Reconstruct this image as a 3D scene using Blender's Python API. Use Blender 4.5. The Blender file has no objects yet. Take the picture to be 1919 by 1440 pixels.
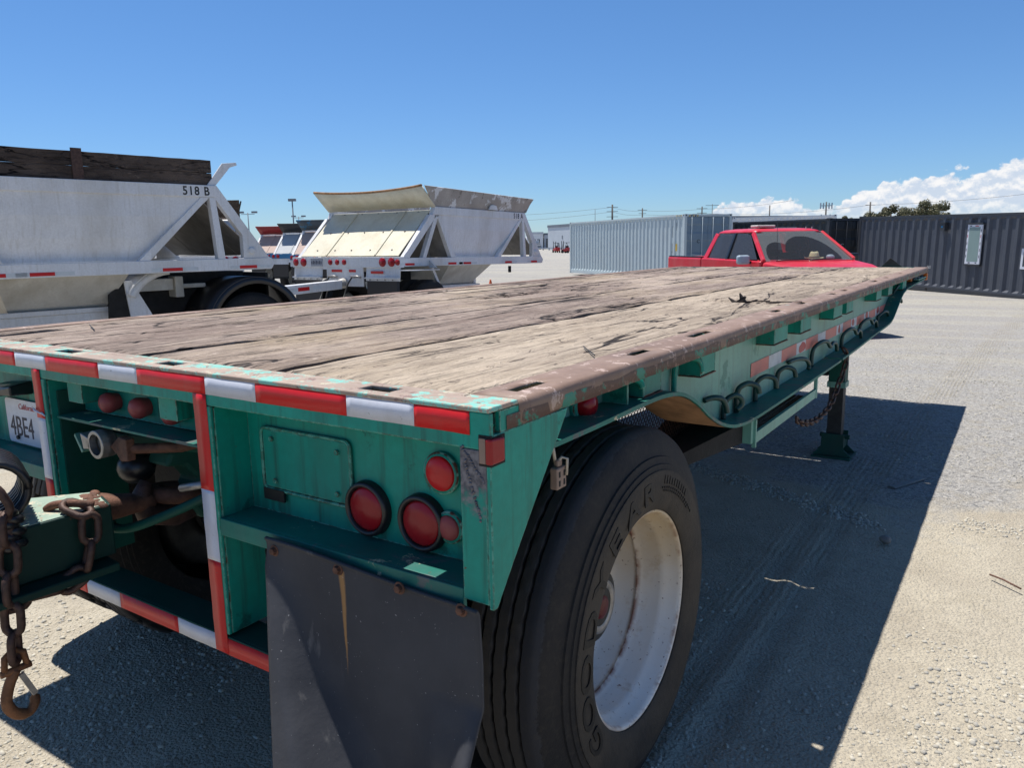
import bpy, bmesh, math, random
import numpy as np
from mathutils import Vector, Matrix, noise as mn
random.seed(7); rng = np.random.default_rng(7)
SC = bpy.context.scene
COL = SC.collection
R = math.radians

# ------------------------------------------------------------------ camera
CAM = Vector((0.76127, -1.0723, 1.53377))
YAW = -0.5877
cd = bpy.data.cameras.new('camera'); cam = bpy.data.objects.new('camera', cd); COL.objects.link(cam)
cr = Vector((0.83376449, 0.55187265, -0.01653302)); cu = Vector((-0.0861293, 0.15958474, 0.98341977)); cf = Vector((-0.5453609, 0.81851651, -0.1805885))
M = Matrix((cr, cu, -cf)).transposed().to_4x4(); M.translation = CAM
cam.matrix_world = M
cd.sensor_fit = 'HORIZONTAL'; cd.sensor_width = 36.0; cd.lens = 36.0*1441.48/1919.0
cd.clip_start = 0.05; cd.clip_end = 9000
SC.camera = cam
SC.render.resolution_x = 1024; SC.render.resolution_y = 769

# ------------------------------------------------------------------ light
SUN = Vector((-0.41, 0.085, 1.25)).normalized()
SUN_EL = math.asin(SUN.z); SUN_AZ = math.atan2(SUN.x, SUN.y)
sd = bpy.data.lights.new('sun', 'SUN'); sd.energy = 5.0; sd.angle = R(0.53); sd.color = (1.0, 0.955, 0.89)
so = bpy.data.objects.new('sun', sd); COL.objects.link(so)
so.rotation_euler = SUN.to_track_quat('Z', 'Y').to_euler()
W = bpy.data.worlds.new('World'); SC.world = W; W.use_nodes = True
def build_world():
    nt = W.node_tree; n = nt.nodes; l = nt.links; n.clear()
    out = n.new('ShaderNodeOutputWorld')
    sky = n.new('ShaderNodeTexSky'); sky.sky_type = 'NISHITA'; sky.sun_disc = False
    sky.sun_elevation = SUN_EL; sky.sun_rotation = SUN_AZ; sky.altitude = 20; sky.air_density = 1.0; sky.dust_density = 0.0; sky.ozone_density = 3.0
    bg = n.new('ShaderNodeBackground'); bg.inputs[1].default_value = 0.075
    tc = n.new('ShaderNodeTexCoord'); sep = n.new('ShaderNodeSeparateXYZ'); l.new(tc.outputs['Generated'], sep.inputs[0])
    def m(op, a, b=None, c=None):
        q = n.new('ShaderNodeMath'); q.operation = op
        for i, v in enumerate((a, b, c)):
            if v is None: continue
            if isinstance(v, (int, float)): q.inputs[i].default_value = v
            else: l.new(v, q.inputs[i])
        return q.outputs[0]
    az = m('ARCTAN2', sep.outputs[0], sep.outputs[1])           # from +Y towards +X
    el = m('ARCSINE', sep.outputs[2])
    comb = n.new('ShaderNodeCombineXYZ'); l.new(az, comb.inputs[0]); l.new(m('MULTIPLY', el, 1.25), comb.inputs[1])
    tint = n.new('ShaderNodeValToRGB'); te = tint.color_ramp; te.elements[0].position = 0.0; te.elements[0].color = (0.62, 0.86, 1.24, 1); te.elements[1].position = 0.45; te.elements[1].color = (0.64, 0.98, 1.27, 1)
    t3 = te.elements.new(1.0); t3.color = (0.78, 0.88, 0.98, 1)
    l.new(m('MAXIMUM', el, 0.0), tint.inputs[0])
    tm = n.new('ShaderNodeMix'); tm.data_type = 'RGBA'; tm.blend_type = 'MULTIPLY'; tm.inputs[0].default_value = 1.0
    l.new(sky.outputs[0], tm.inputs[6]); l.new(tint.outputs[0], tm.inputs[7]); l.new(tm.outputs[2], bg.inputs[0])
    cu_ = n.new('ShaderNodeFloatCurve'); l.new(m('MULTIPLY_ADD', az, 1/(2*math.pi), 0.5), cu_.inputs[1])
    cv = cu_.mapping.curves[0]
    pts = [(0, .25), (.2, .1), (.40, 0.0), (.4400, 0.0), (.4450, .24), (.4475, .36), (.4537, .45), (.4586, .47), (.4636, .36), (.4668, .22), (.4695, .36), (.4740, .47), (.4803, .58), (.4850, .60), (.490, .58), (.4944, .64), (.501, .80), (.52, .92), (.56, .6), (.65, .4), (.8, .5), (1, .25)]
    cv.points[0].location = pts[0]; cv.points[1].location = pts[-1]
    for p in pts[1:-1]: cv.points.new(*p)
    for p in cv.points: p.handle_type = 'VECTOR'
    cu_.mapping.use_clip = True; cu_.mapping.update()
    hgt = m('MULTIPLY_ADD', cu_.outputs[0], R(6.4), R(0.45))
    def noise(sc, det, rough, off=0.0, src=comb.outputs[0]):
        q = n.new('ShaderNodeTexNoise'); q.noise_dimensions = '3D'; q.inputs['Scale'].default_value = sc; q.inputs['Detail'].default_value = det; q.inputs['Roughness'].default_value = rough
        mp = n.new('ShaderNodeVectorMath'); mp.operation = 'ADD'; mp.inputs[1].default_value = (0.0, off, 3.1); l.new(src, mp.inputs[0]); l.new(mp.outputs[0], q.inputs['Vector'])
        return q.outputs[0]
    def vor(sc, off=0.0):
        q = n.new('ShaderNodeTexVoronoi'); q.feature = 'F1'; q.inputs['Scale'].default_value = sc; q.inputs['Detail'].default_value = 2; q.inputs['Roughness'].default_value = 0.55
        mp = n.new('ShaderNodeVectorMath'); mp.operation = 'ADD'; mp.inputs[1].default_value = (0.0, off, 1.7)
        wn = n.new('ShaderNodeTexNoise'); wn.inputs['Scale'].default_value = 60; wn.inputs['Detail'].default_value = 3
        l.new(comb.outputs[0], wn.inputs['Vector'])
        ws = n.new('ShaderNodeVectorMath'); ws.operation = 'SCALE'; ws.inputs['Scale'].default_value = 0.012; l.new(wn.outputs['Color'], ws.inputs[0])
        ad = n.new('ShaderNodeVectorMath'); ad.operation = 'ADD'; l.new(comb.outputs[0], ad.inputs[0]); l.new(ws.outputs[0], ad.inputs[1])
        l.new(ad.outputs[0], mp.inputs[0]); l.new(mp.outputs[0], q.inputs['Vector'])
        return q.outputs['Distance']
    bil = vor(40)
    nz = noise(30, 7, 0.62); nzs = noise(30, 7, 0.62, 0.0065)
    top = m('ADD', hgt, m('MULTIPLY', m('SUBTRACT', nz, 0.5), R(1.9)))
    top = m('ADD', top, m('MULTIPLY', m('SUBTRACT', 0.45, bil), R(0.9)))
    d = m('SUBTRACT', top, el)
    mask = n.new('ShaderNodeMapRange'); mask.interpolation_type = 'SMOOTHSTEP'; mask.inputs[1].default_value = R(-0.03); mask.inputs[2].default_value = R(0.26); l.new(d, mask.inputs[0])
    low = n.new('ShaderNodeMapRange'); low.inputs[1].default_value = R(0.8); low.inputs[2].default_value = R(2.2); low.inputs[3].default_value = 0.55; low.inputs[4].default_value = 1.0; l.new(el, low.inputs[0])
    gate = m('GREATER_THAN', cu_.outputs[0], 0.02)
    mk = m('MULTIPLY', m('MULTIPLY', mask.outputs[0], low.outputs[0]), gate)
    shade = m('ADD', m('MULTIPLY', m('SUBTRACT', nz, nzs), 5.0), m('MULTIPLY', m('SUBTRACT', noise(95, 4, 0.6), 0.5), .55))
    shade = m('ADD', shade, m('MULTIPLY', m('SUBTRACT', R(1.3), d), 6.0))
    sh = n.new('ShaderNodeMapRange'); sh.interpolation_type = 'SMOOTHSTEP'; sh.inputs[1].default_value = -0.40; sh.inputs[2].default_value = 0.55; l.new(shade, sh.inputs[0])
    cr_ = n.new('ShaderNodeMix'); cr_.data_type = 'RGBA'; cr_.inputs[6].default_value = (0.60, 0.69, 0.82, 1); cr_.inputs[7].default_value = (0.93, 0.93, 0.94, 1); l.new(sh.outputs[0], cr_.inputs[0])
    bg2 = n.new('ShaderNodeBackground'); bg2.inputs[1].default_value = 0.80; l.new(cr_.outputs[2], bg2.inputs[0])
    mx = n.new('ShaderNodeMixShader'); l.new(mk, mx.inputs[0]); l.new(bg.outputs[0], mx.inputs[1]); l.new(bg2.outputs[0], mx.inputs[2])
    l.new(mx.outputs[0], out.inputs[0])
build_world()
vs = SC.view_settings; vs.view_transform = 'Standard'; vs.look = 'None'; vs.gamma = 1.0; vs.exposure = 0.35; vs.use_curve_mapping = False

# ------------------------------------------------------------------ materials
def new_mat(name):
    m = bpy.data.materials.new(name); m.use_nodes = True
    nt = m.node_tree; b = nt.nodes['Principled BSDF']
    return m, nt, b
def N(nt, t, **kw):
    n = nt.nodes.new(t)
    for k, v in kw.items(): setattr(n, k, v)
    return n
def coords(nt, scale=(1, 1, 1), kind='Object'):
    tc = N(nt, 'ShaderNodeTexCoord'); mp = N(nt, 'ShaderNodeMapping'); mp.inputs['Scale'].default_value = scale
    nt.links.new(tc.outputs[kind], mp.inputs[0]); return mp.outputs[0]
def tnoise(nt, vec, sc, det=6, rough=0.6, dist=0.0):
    t = N(nt, 'ShaderNodeTexNoise'); t.inputs['Scale'].default_value = sc; t.inputs['Detail'].default_value = det; t.inputs['Roughness'].default_value = rough; t.inputs['Distortion'].default_value = dist
    nt.links.new(vec, t.inputs['Vector']); return t.outputs[0]
def rng_(nt, v, a, b, c=0.0, d=1.0, smooth=False):
    t = N(nt, 'ShaderNodeMapRange'); t.inputs[1].default_value = a; t.inputs[2].default_value = b; t.inputs[3].default_value = c; t.inputs[4].default_value = d
    if smooth: t.interpolation_type = 'SMOOTHSTEP'
    nt.links.new(v, t.inputs[0]); return t.outputs[0]
def mixc(nt, f, a, b, mode='MIX'):
    t = N(nt, 'ShaderNodeMix', data_type='RGBA'); t.blend_type = mode
    for s, v in ((0, f), (6, a), (7, b)):
        if isinstance(v, (int, float)): t.inputs[s].default_value = v
        elif isinstance(v, tuple): t.inputs[s].default_value = (*v[:3], 1)
        else: nt.links.new(v, t.inputs[s])
    return t.outputs[2]
def mth(nt, op, a, b=0.0):
    t = N(nt, 'ShaderNodeMath', operation=op)
    for i, v in enumerate((a, b)):
        if isinstance(v, (int, float)): t.inputs[i].default_value = v
        else: nt.links.new(v, t.inputs[i])
    return t.outputs[0]
def bump(nt, b, h, strength=0.3, dist=0.01, prev=None):
    t = N(nt, 'ShaderNodeBump'); t.inputs['Strength'].default_value = strength; t.inputs['Distance'].default_value = dist
    nt.links.new(h, t.inputs['Height'])
    if prev: nt.links.new(prev, t.inputs['Normal'])
    nt.links.new(t.outputs[0], b.inputs['Normal']); return t.outputs[0]
def paint(name, base, rough=0.45, var=0.15, chips=(), dirt=None, scratch=0.0, bumpd=0.002, metallic=0.0, spec=0.5, streak=None, wear=None):
    """painted metal; chips: (colour, scale, threshold) patches with uneven edges; dirt: (colour, amount, scale)"""
    m, nt, b = new_mat(name); v = coords(nt)
    c = mixc(nt, rng_(nt, tnoise(nt, v, 3.0, 2), .3, .7), tuple(x*(1-var) for x in base), tuple(min(1, x*(1+var)) for x in base))
    c = mixc(nt, rng_(nt, tnoise(nt, v, 45.0, 4), .35, .75, 0, .35), c, tuple(x*0.6 for x in base))
    rr = rough+.02
    if dirt:
        dv = coords(nt, (1, 1, .35))
        c = mixc(nt, rng_(nt, tnoise(nt, dv, dirt[2], 5, .65), .45, .72, 0, dirt[1]), c, dirt[0])
    hh = None
    for i, (cc, sc, th) in enumerate(chips):
        off = N(nt, 'ShaderNodeVectorMath', operation='ADD'); off.inputs[1].default_value = (i*3.7, 1.3*i, 2.1); nt.links.new(v, off.inputs[0])
        nn = tnoise(nt, off.outputs[0], sc, 7, .72, 0)
        k = rng_(nt, nn, th, th+.012 if sc > 12 else th+.035)
        c = mixc(nt, k, c, cc)
        hh = k if hh is None else mth(nt, 'MAXIMUM', hh, k)
    if streak:
        sv = coords(nt, (34, 34, 2.2)); c = mixc(nt, rng_(nt, tnoise(nt, sv, 1, 4, .6), .52, .74, 0, streak[1]), c, streak[0])
    if wear:
        bv = N(nt, 'ShaderNodeBevel'); bv.samples = 4; bv.inputs['Radius'].default_value = wear[1]
        ge = N(nt, 'ShaderNodeNewGeometry'); dt = N(nt, 'ShaderNodeVectorMath', operation='DOT_PRODUCT'); nt.links.new(bv.outputs[0], dt.inputs[0]); nt.links.new(ge.outputs['True Normal'], dt.inputs[1])
        e = mth(nt, 'SUBTRACT', 1.0, dt.outputs['Value']); wn = tnoise(nt, v, 26, 5, .75)
        k = rng_(nt, mth(nt, 'ADD', mth(nt, 'MULTIPLY', e, 2.4), wn), .66, .74)
        c = mixc(nt, mth(nt, 'MULTIPLY', k, rng_(nt, e, .005, .03)), c, mixc(nt, rng_(nt, tnoise(nt, v, 60, 3), .45, .55), wear[0], RUST))
    h = tnoise(nt, v, 11, 4, .75)
    bump(nt, b, h, .55, bumpd)
    nt.links.new(c, b.inputs['Base Color']); b.inputs['Roughness'].default_value = rr
    b.inputs['Metallic'].default_value = metallic; b.inputs['Specular IOR Level'].default_value = spec
    return m
def plain(name, col, rough=0.6, metallic=0.0, var=0.2, sc=12, bumpd=0.001, emit=None, spec=0.5):
    m, nt, b = new_mat(name); v = coords(nt)
    c = mixc(nt, rng_(nt, tnoise(nt, v, sc, 6), .3, .7), tuple(x*(1-var) for x in col), tuple(min(1, x*(1+var)) for x in col))
    nt.links.new(c, b.inputs['Base Color']); b.inputs['Roughness'].default_value = rough; b.inputs['Metallic'].default_value = metallic
    b.inputs['Specular IOR Level'].default_value = spec
    bump(nt, b, tnoise(nt, v, sc*8, 2), .5, bumpd); return m

RUST = (0.115, 0.045, 0.028); RUSTL = (0.30, 0.16, 0.11); CREAM = (0.50, 0.44, 0.28)
MT = {}
MT['teal'] = paint('teal_paint', (0.003, 0.275, 0.205), .45, .16, chips=(((.003, .12, .09), 3.6, .60), (CREAM, 7, .705), (RUST, 13.0, .675), (RUST, 42, .675)), dirt=((.03, .13, .105), .75, 4), bumpd=.003, spec=.3, streak=((.015, .08, .06), .8), wear=((.20, .42, .33), .006))
MT['teal_side'] = paint('faded_ground_lit_teal', (0.145, 0.36, 0.28), .45, .16, chips=(((.06, .22, .17), 4, .60), (RUST, 12, .685), ((.03, .10, .08), 40, .675)), dirt=((.19, .34, .28), .6, 2.2), bumpd=.003, streak=((.10, .17, .13), .6))  # faded paint, paler still with bounce off bright ground put into the colour
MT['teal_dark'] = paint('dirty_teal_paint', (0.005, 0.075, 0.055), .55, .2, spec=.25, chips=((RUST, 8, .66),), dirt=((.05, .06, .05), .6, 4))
MT['teal_ledge'] = paint('scuffed_teal_ledge', (0.012, 0.17, 0.13), .5, .2, chips=((CREAM, 9, .62), ((.10, .125, .12), 7, .56), (RUST, 30, .66)), dirt=((.07, .11, .11), .6, 6), bumpd=.003, spec=.3)
MT['hook'] = plain('dark_green_rod', (0.008, 0.045, 0.037), .45, .1, .3, 20, .001)
MT['header_top'] = paint('peeling_header_paint', (0.36, 0.27, 0.21), .6, .18, chips=(((.19, .47, .40), 11, .505), ((.46, .42, .31), 22, .58), ((.22, .14, .115), 18, .60), ((.36, .27, .22), 60, .56)), bumpd=.004)
MT['rail'] = paint('rubbed_rusty_rail', (0.225, 0.145, 0.105), .6, .2, chips=(((.19, .36, .29), 7.0, .66), ((.43, .32, .27), 20, .58), ((.20, .12, .10), 34, .64)), dirt=((.33, .24, .19), .45, 8), bumpd=.004)
MT['rail_lip'] = paint('chipped_rail_lip', (0.085, 0.045, 0.038), .55, .2, chips=(((.02, .20, .155), 9.0, .53), ((.19, .12, .10), 22, .58)), bumpd=.004)
MT['rust'] = plain('rusty_steel', (0.13, 0.06, 0.038), .75, .2, .5, 30, .003)
MT['rust_lt'] = plain('light_orange_rust', (0.30, 0.165, 0.08), .8, 0, .4, 14, .002)
MT['rust_chain'] = plain('brown_chain_rust', (0.070, 0.038, 0.029), .6, .3, .5, 40, .002)
MT['dark'] = plain('dark_grime_and_shade', (0.012, 0.012, 0.012), .85, 0, .5, 10, .004)  # near-black grime, also put where holes and backing stand in shade
MT['dark_steel'] = plain('dark_steel', (0.035, 0.035, 0.033), .6, .3, .4, 20, .002)
MT['black_plastic'] = plain('black_plastic', (0.012, 0.012, 0.014), .35, 0, .2, 8, .0005)
MT['steel'] = plain('worn_steel', (0.32, 0.31, 0.30), .45, .7, .3, 30, .001)
MT['weld'] = plain('bare_weld_metal', (0.16, 0.15, 0.16), .42, .6, .5, 35, .003)
MT['white_paint'] = paint('white_trailer_paint', (0.71, 0.72, 0.74), .42, .05, chips=((RUST, 9, .745),), dirt=((.42, .40, .36), .55, 1.6), bumpd=.012, streak=((.46, .44, .40), .45))
MT['white_dirty'] = paint('grimy_white_paint', (0.60, 0.585, 0.54), .5, .08, chips=(((.22, .14, .08), 14, .745), ((.35, .33, .29), 6, .70)), dirt=((.33, .29, .22), .7, 2.5), bumpd=.006)
MT['cream'] = paint('cream_slope_sheet', (0.70, 0.655, 0.51), .45, .06, chips=(((.20, .15, .09), 19, .745),), dirt=((.45, .37, .22), .5, 3), bumpd=.006)
MT['board_grime'] = paint('grimy_side_board', (0.36, 0.33, 0.30), .8, .15, chips=(((.62, .62, .62), 2.6, .55), ((.19, .165, .15), 7, .60)), bumpd=.006)
MT['grey_dark'] = plain('grey_shadow_metal', (0.10, 0.095, 0.09), .7, 0, .3, 6)
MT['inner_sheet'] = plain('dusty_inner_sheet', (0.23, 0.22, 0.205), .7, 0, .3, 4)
MT['straw'] = plain('straw', (0.60, 0.50, 0.28), .8, 0, .25, 60, .002)
MT['amber'] = plain('amber_lens', (0.65, 0.16, 0.02), .25)
MT['orange'] = plain('orange_plastic', (0.75, 0.13, 0.03), .5)
MT['red_plain'] = plain('red_machine_paint', (0.36, 0.02, 0.02), .45)
MT['grey_pole'] = plain('weathered_pole', (0.10, 0.09, 0.08), .8)
MT['asphalt_grey'] = plain('pale_grey_building', (0.50, 0.54, 0.58), .7, 0, .06, .3)
MT['bldg_trim'] = plain('dark_grey_fascia', (0.16, 0.18, 0.21), .6, 0, .1, .3)
MT['bldg_white'] = plain('white_building_wall', (0.68, 0.70, 0.72), .7, 0, .05, .3)
MT['bldg_glass'] = plain('dark_window_glass', (0.04, 0.055, 0.07), .15)
MT['plate'] = plain('white_plate_enamel', (0.62, 0.64, 0.70), .4, 0, .08, 40)
MT['grey_plate'] = plain('grimy_plate', (0.30, 0.31, 0.34), .5, 0, .2, 30)
MT['ink'] = plain('dark_blue_ink', (0.012, 0.014, 0.04), .5)
MT['ink_black'] = plain('black_ink', (0.015, 0.015, 0.015), .5)
MT['ink_red'] = plain('red_ink', (0.45, 0.03, 0.03), .5)
MT['lime'] = plain('pale_chalk', (0.5, 0.5, 0.5), .9)
MT['cable'] = plain('beige_cable', (0.42, 0.37, 0.30), .6)
MT['socket'] = plain('brown_socket', (0.25, 0.17, 0.13), .5)

def lens_red(name, col, rough=.28):
    m, nt, b = new_mat(name); v = coords(nt)
    vo = N(nt, 'ShaderNodeTexVoronoi'); vo.inputs['Scale'].default_value = 160; nt.links.new(v, vo.inputs['Vector'])
    c = mixc(nt, rng_(nt, tnoise(nt, v, 14, 6), .35, .8, 0, .35), col, (0.20, .04, .035))
    nt.links.new(c, b.inputs['Base Color']); b.inputs['Roughness'].default_value = rough; b.inputs['Coat Weight'].default_value = .12; b.inputs['Coat Roughness'].default_value = .2; b.inputs['Specular IOR Level'].default_value = .3
    bump(nt, b, vo.outputs['Distance'], .15, .001); return m
MT['lens'] = lens_red('red_lamp_lens', (0.30, 0.003, 0.010))
MT['lens_dark'] = lens_red('dull_red_cap', (0.10, 0.008, 0.010), .5)
MT['lens_bright'] = lens_red('bright_red_lamp_lens', (0.58, 0.008, 0.012))
MT['lens_faded'] = lens_red('faded_red_lamp_lens', (0.30, 0.06, 0.06), .5)

def tape(name, col, rough, dirt, hexs=(0, 0, 0)):
    m, nt, b = new_mat(name); v = coords(nt)
    vo = N(nt, 'ShaderNodeTexVoronoi'); vo.feature = 'DISTANCE_TO_EDGE'; vo.inputs['Scale'].default_value = 260; vo.inputs['Randomness'].default_value = .15; nt.links.new(v, vo.inputs['Vector'])
    c = mixc(nt, rng_(nt, vo.outputs['Distance'], 0.0, .12, .28, 0), col, tuple(x*.72 for x in col))
    c = mixc(nt, rng_(nt, tnoise(nt, v, 11, 8, .65), .5, .75, 0, dirt), c, (.25, .20, .17))
    c = mixc(nt, rng_(nt, tnoise(nt, v, 70, 4), .68, .72, 0, .7), c, (.12, .10, .08))
    nt.links.new(c, b.inputs['Base Color']); b.inputs['Roughness'].default_value = rough
    b.inputs['Coat Weight'].default_value = .1; b.inputs['Coat Roughness'].default_value = .3; b.inputs['Specular IOR Level'].default_value = .3
    bump(nt, b, tnoise(nt, v, 25, 4), .35, .003); return m
MT['tape_red'] = tape('red_reflective_tape', (0.56, 0.014, 0.016), .4, .18)
MT['tape_white'] = tape('white_reflective_tape', (0.58, 0.61, 0.69), .4, .25)
MT['tape_salmon'] = tape('faded_salmon_tape', (0.62, 0.19, 0.15), .5, .3)
MT['tape_oldred'] = tape('old_red_tape', (0.42, 0.05, 0.045), .5, .5)
MT['tape_oldwhite'] = tape('old_white_tape', (0.58, 0.62, 0.64), .5, .4)

def wood(name, light, mid, dark, sx=1.0, axis='y', bias=0.0, warm=(.42, .33, .20)):
    m, nt, b = new_mat(name)
    s = {'y': lambda a, bb: (a, bb, a), 'x': lambda a, bb: (bb, a, a)}[axis]
    v1 = coords(nt, s(9*sx, 0.9)); v2 = coords(nt, s(70*sx, 3.2)); v3 = coords(nt, s(2.2, 1.1)); v4 = coords(nt, s(28*sx, 7.0))
    a = tnoise(nt, v1, 1, 5, .65, 1.2); g = tnoise(nt, v2, 1, 5, .72); p = tnoise(nt, v3, 1, 4, .6); ch = tnoise(nt, v4, 1, 4, .7, 1.6)
    c = mixc(nt, rng_(nt, a, .30+bias, .66+bias), mid, light)
    c = mixc(nt, rng_(nt, p, .42, .70, 0, .65), c, mid)
    c = mixc(nt, rng_(nt, p, .54, .30, 0, .45), c, warm)
    c = mixc(nt, rng_(nt, g, .50, .32, 0, .70), c, dark)
    k = rng_(nt, ch, .41, .35, 0, .75); c = mixc(nt, k, c, dark)
    kl = rng_(nt, ch, .60, .68, 0, .6); c = mixc(nt, kl, c, tuple(min(1, x*1.25) for x in light))
    v5 = coords(nt, s(3.4, .42)); cr5 = tnoise(nt, v5, 1, 5, .62, .6); ck = mth(nt, 'ABSOLUTE', mth(nt, 'SUBTRACT', cr5, .5))
    cm = mth(nt, 'MULTIPLY', rng_(nt, ck, .0035, .009, 1, 0), rng_(nt, p, .40, .50))
    c = mixc(nt, cm, c, tuple(x*.6 for x in dark))
    v6 = coords(nt, s(1.3, .8)); st6 = tnoise(nt, v6, 1, 7, .72)
    c = mixc(nt, rng_(nt, st6, .52, .66, 0, .6), c, tuple(x*1.8 for x in dark))
    c = mixc(nt, rng_(nt, st6, .47, .36, 0, .45), c, tuple(min(1, x*1.12) for x in light))
    nt.links.new(c, b.inputs['Base Color']); b.inputs['Roughness'].default_value = .85; b.inputs['Specular IOR Level'].default_value = .25
    bump(nt, b, mth(nt, 'SUBTRACT', mth(nt, 'ADD', mth(nt, 'MULTIPLY', g, .6), ch), cm), 1.0, .016)
    return m
MT['wood'] = wood('weathered_deck_wood', (.46, .375, .315), (.205, .152, .125), (.026, .018, .015), bias=.04)
MT['wood_warm'] = wood('tan_deck_wood', (.48, .40, .315), (.29, .23, .175), (.05, .037, .030), .8, 'y', -.02, (.42, .335, .235))
MT['wood_dark'] = wood('dark_side_board_wood', (.13, .10, .082), (.058, .044, .038), (.010, .008, .008), .5, 'y', .02, (.085, .06, .045))
MT['splinter'] = plain('dark_splintered_wood', (0.02, 0.014, 0.012), .9, 0, .5, 40, .003)

def rubber(name, base, dust, amt, rough=.72, bands=False):
    m, nt, b = new_mat(name); v = coords(nt)
    c = mixc(nt, rng_(nt, tnoise(nt, v, 5, 5, .65), .40, .70, 0, amt), base, dust)
    if bands:
        sp = N(nt, 'ShaderNodeSeparateXYZ'); nt.links.new(v, sp.inputs[0]); cb = N(nt, 'ShaderNodeCombineXYZ'); nt.links.new(sp.outputs[1], cb.inputs[0]); nt.links.new(sp.outputs[2], cb.inputs[1])
        ln = N(nt, 'ShaderNodeVectorMath', operation='LENGTH'); nt.links.new(cb.outputs[0], ln.inputs[0]); rad = ln.outputs['Value']
        wob = mth(nt, 'MULTIPLY', mth(nt, 'SUBTRACT', tnoise(nt, v, 55, 4, .8), .5), .03)
        rr = mth(nt, 'ADD', rad, wob)
        c = mixc(nt, mth(nt, 'MULTIPLY', rng_(nt, rr, .412, .404, 0, 1), rng_(nt, tnoise(nt, v, 7, 5, .7), .35, .62, .25, .9)), c, dust)
        c = mixc(nt, rng_(nt, rr, .505, .509, 0, .75), c, (.040, .041, .047))
        sx_ = sp.outputs[0]; tr_ = mth(nt, 'MULTIPLY', rng_(nt, sx_, -.085, -.095), rng_(nt, rad, .50, .506))
        c = mixc(nt, mth(nt, 'MULTIPLY', tr_, .7), c, (.060, .053, .046))
        c = mixc(nt, rng_(nt, rad, .5115, .508, 0, .9) if False else mth(nt, 'MULTIPLY', rng_(nt, rad, .516, .510), rng_(nt, sx_, -.08, -.10)), c, (.006, .006, .006))
    c = mixc(nt, rng_(nt, tnoise(nt, v, 60, 3), .5, .8, 0, .4), c, dust)
    nt.links.new(c, b.inputs['Base Color']); b.inputs['Roughness'].default_value = rough; b.inputs['Specular IOR Level'].default_value = .35
    bump(nt, b, tnoise(nt, v, 70, 5, .7), .6, .003); return m
MT['rubber'] = rubber('dusty_tyre_rubber', (0.011, 0.011, 0.013), (.062, .050, .037), .35, bands=True)
MT['rubber_blk'] = rubber('black_tyre_rubber', (0.010, 0.010, 0.011), (.05, .045, .04), .3)
MT['letter'] = rubber('raised_letter_rubber', (0.008, 0.008, 0.009), (.03, .026, .02), .3, .6)
def flap_mat():
    m, nt, b = new_mat('grey_rubber_flap'); v = coords(nt)
    c = mixc(nt, rng_(nt, tnoise(nt, v, 3, 7, .6), .3, .7), (.040, .042, .049), (.066, .068, .076))
    st = coords(nt, (22, 22, 1.1)); k = tnoise(nt, st, 1, 5)
    c = mixc(nt, rng_(nt, k, .62, .74, 0, .5), c, (.22, .21, .20))
    # rust streak below the second bolt
    tc = N(nt, 'ShaderNodeTexCoord'); sp = N(nt, 'ShaderNodeSeparateXYZ'); nt.links.new(tc.outputs['Object'], sp.inputs[0])
    dx = mth(nt, 'ABSOLUTE', mth(nt, 'SUBTRACT', sp.outputs[0], mth(nt, 'ADD', -0.383, mth(nt, 'MULTIPLY', tnoise(nt, v, 9), .012))))
    wz = rng_(nt, sp.outputs[2], .62, .86, .0008, .0085)
    k2 = mth(nt, 'MULTIPLY', rng_(nt, mth(nt, 'DIVIDE', dx, wz), .5, 1.2, 1, 0), rng_(nt, sp.outputs[2], .62, .70, 0, .85))
    k2 = mth(nt, 'MULTIPLY', k2, mth(nt, 'LESS_THAN', sp.outputs[2], .866))
    c = mixc(nt, k2, c, (.36, .20, .08))
    c = mixc(nt, rng_(nt, tnoise(nt, v, 150, 2), .72, .76, 0, .6), c, (.45, .45, .45))
    nt.links.new(c, b.inputs['Base Color']); b.inputs['Roughness'].default_value = .6; b.inputs['Specular IOR Level'].default_value = .15
    bump(nt, b, tnoise(nt, v, 10, 5), .35, .01); return m
MT['flap'] = flap_mat()
def rim_mat():
    m, nt, b = new_mat('white_rim_with_rust'); v = coords(nt)
    c = mixc(nt, rng_(nt, tnoise(nt, v, 4, 6), .3, .7), (.66, .635, .59), (.77, .75, .71))
    sp = N(nt, 'ShaderNodeSeparateXYZ'); tc = N(nt, 'ShaderNodeTexCoord'); nt.links.new(tc.outputs['Object'], sp.inputs[0])
    up = rng_(nt, sp.outputs[2], -.16, .24, 0, .9)
    c = mixc(nt, mth(nt, 'MULTIPLY', up, rng_(nt, tnoise(nt, v, 4, 5), .30, .55)), c, (.50, .355, .18))
    c = mixc(nt, rng_(nt, sp.outputs[2], -.12, .20, 0, .55), c, (.56, .42, .24))
    c = mixc(nt, rng_(nt, tnoise(nt, v, 9, 8, .7), .56, .68, 0, .55), c, (.44, .30, .16))
    c = mixc(nt, rng_(nt, tnoise(nt, v, 75, 5), .64, .70, 0, .9), c, (.13, .05, .03))
    e = mth(nt, 'ABSOLUTE', mth(nt, 'ADD', sp.outputs[0], .150)); k = rng_(nt, e, .0, .012, 1, 0)
    c = mixc(nt, mth(nt, 'MULTIPLY', k, rng_(nt, tnoise(nt, v, 14, 7), .40, .55)), c, (.17, .06, .03))
    e2 = mth(nt, 'ABSOLUTE', mth(nt, 'ADD', sp.outputs[0], .024)); k3 = rng_(nt, e2, .0, .010, 1, 0)
    c = mixc(nt, mth(nt, 'MULTIPLY', k3, rng_(nt, tnoise(nt, v, 20, 7), .46, .62, 0, .7)), c, (.26, .13, .07))
    nt.links.new(c, b.inputs['Base Color']); b.inputs['Roughness'].default_value = .42
    bump(nt, b, tnoise(nt, v, 60, 6), .4, .0015); return m
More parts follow.
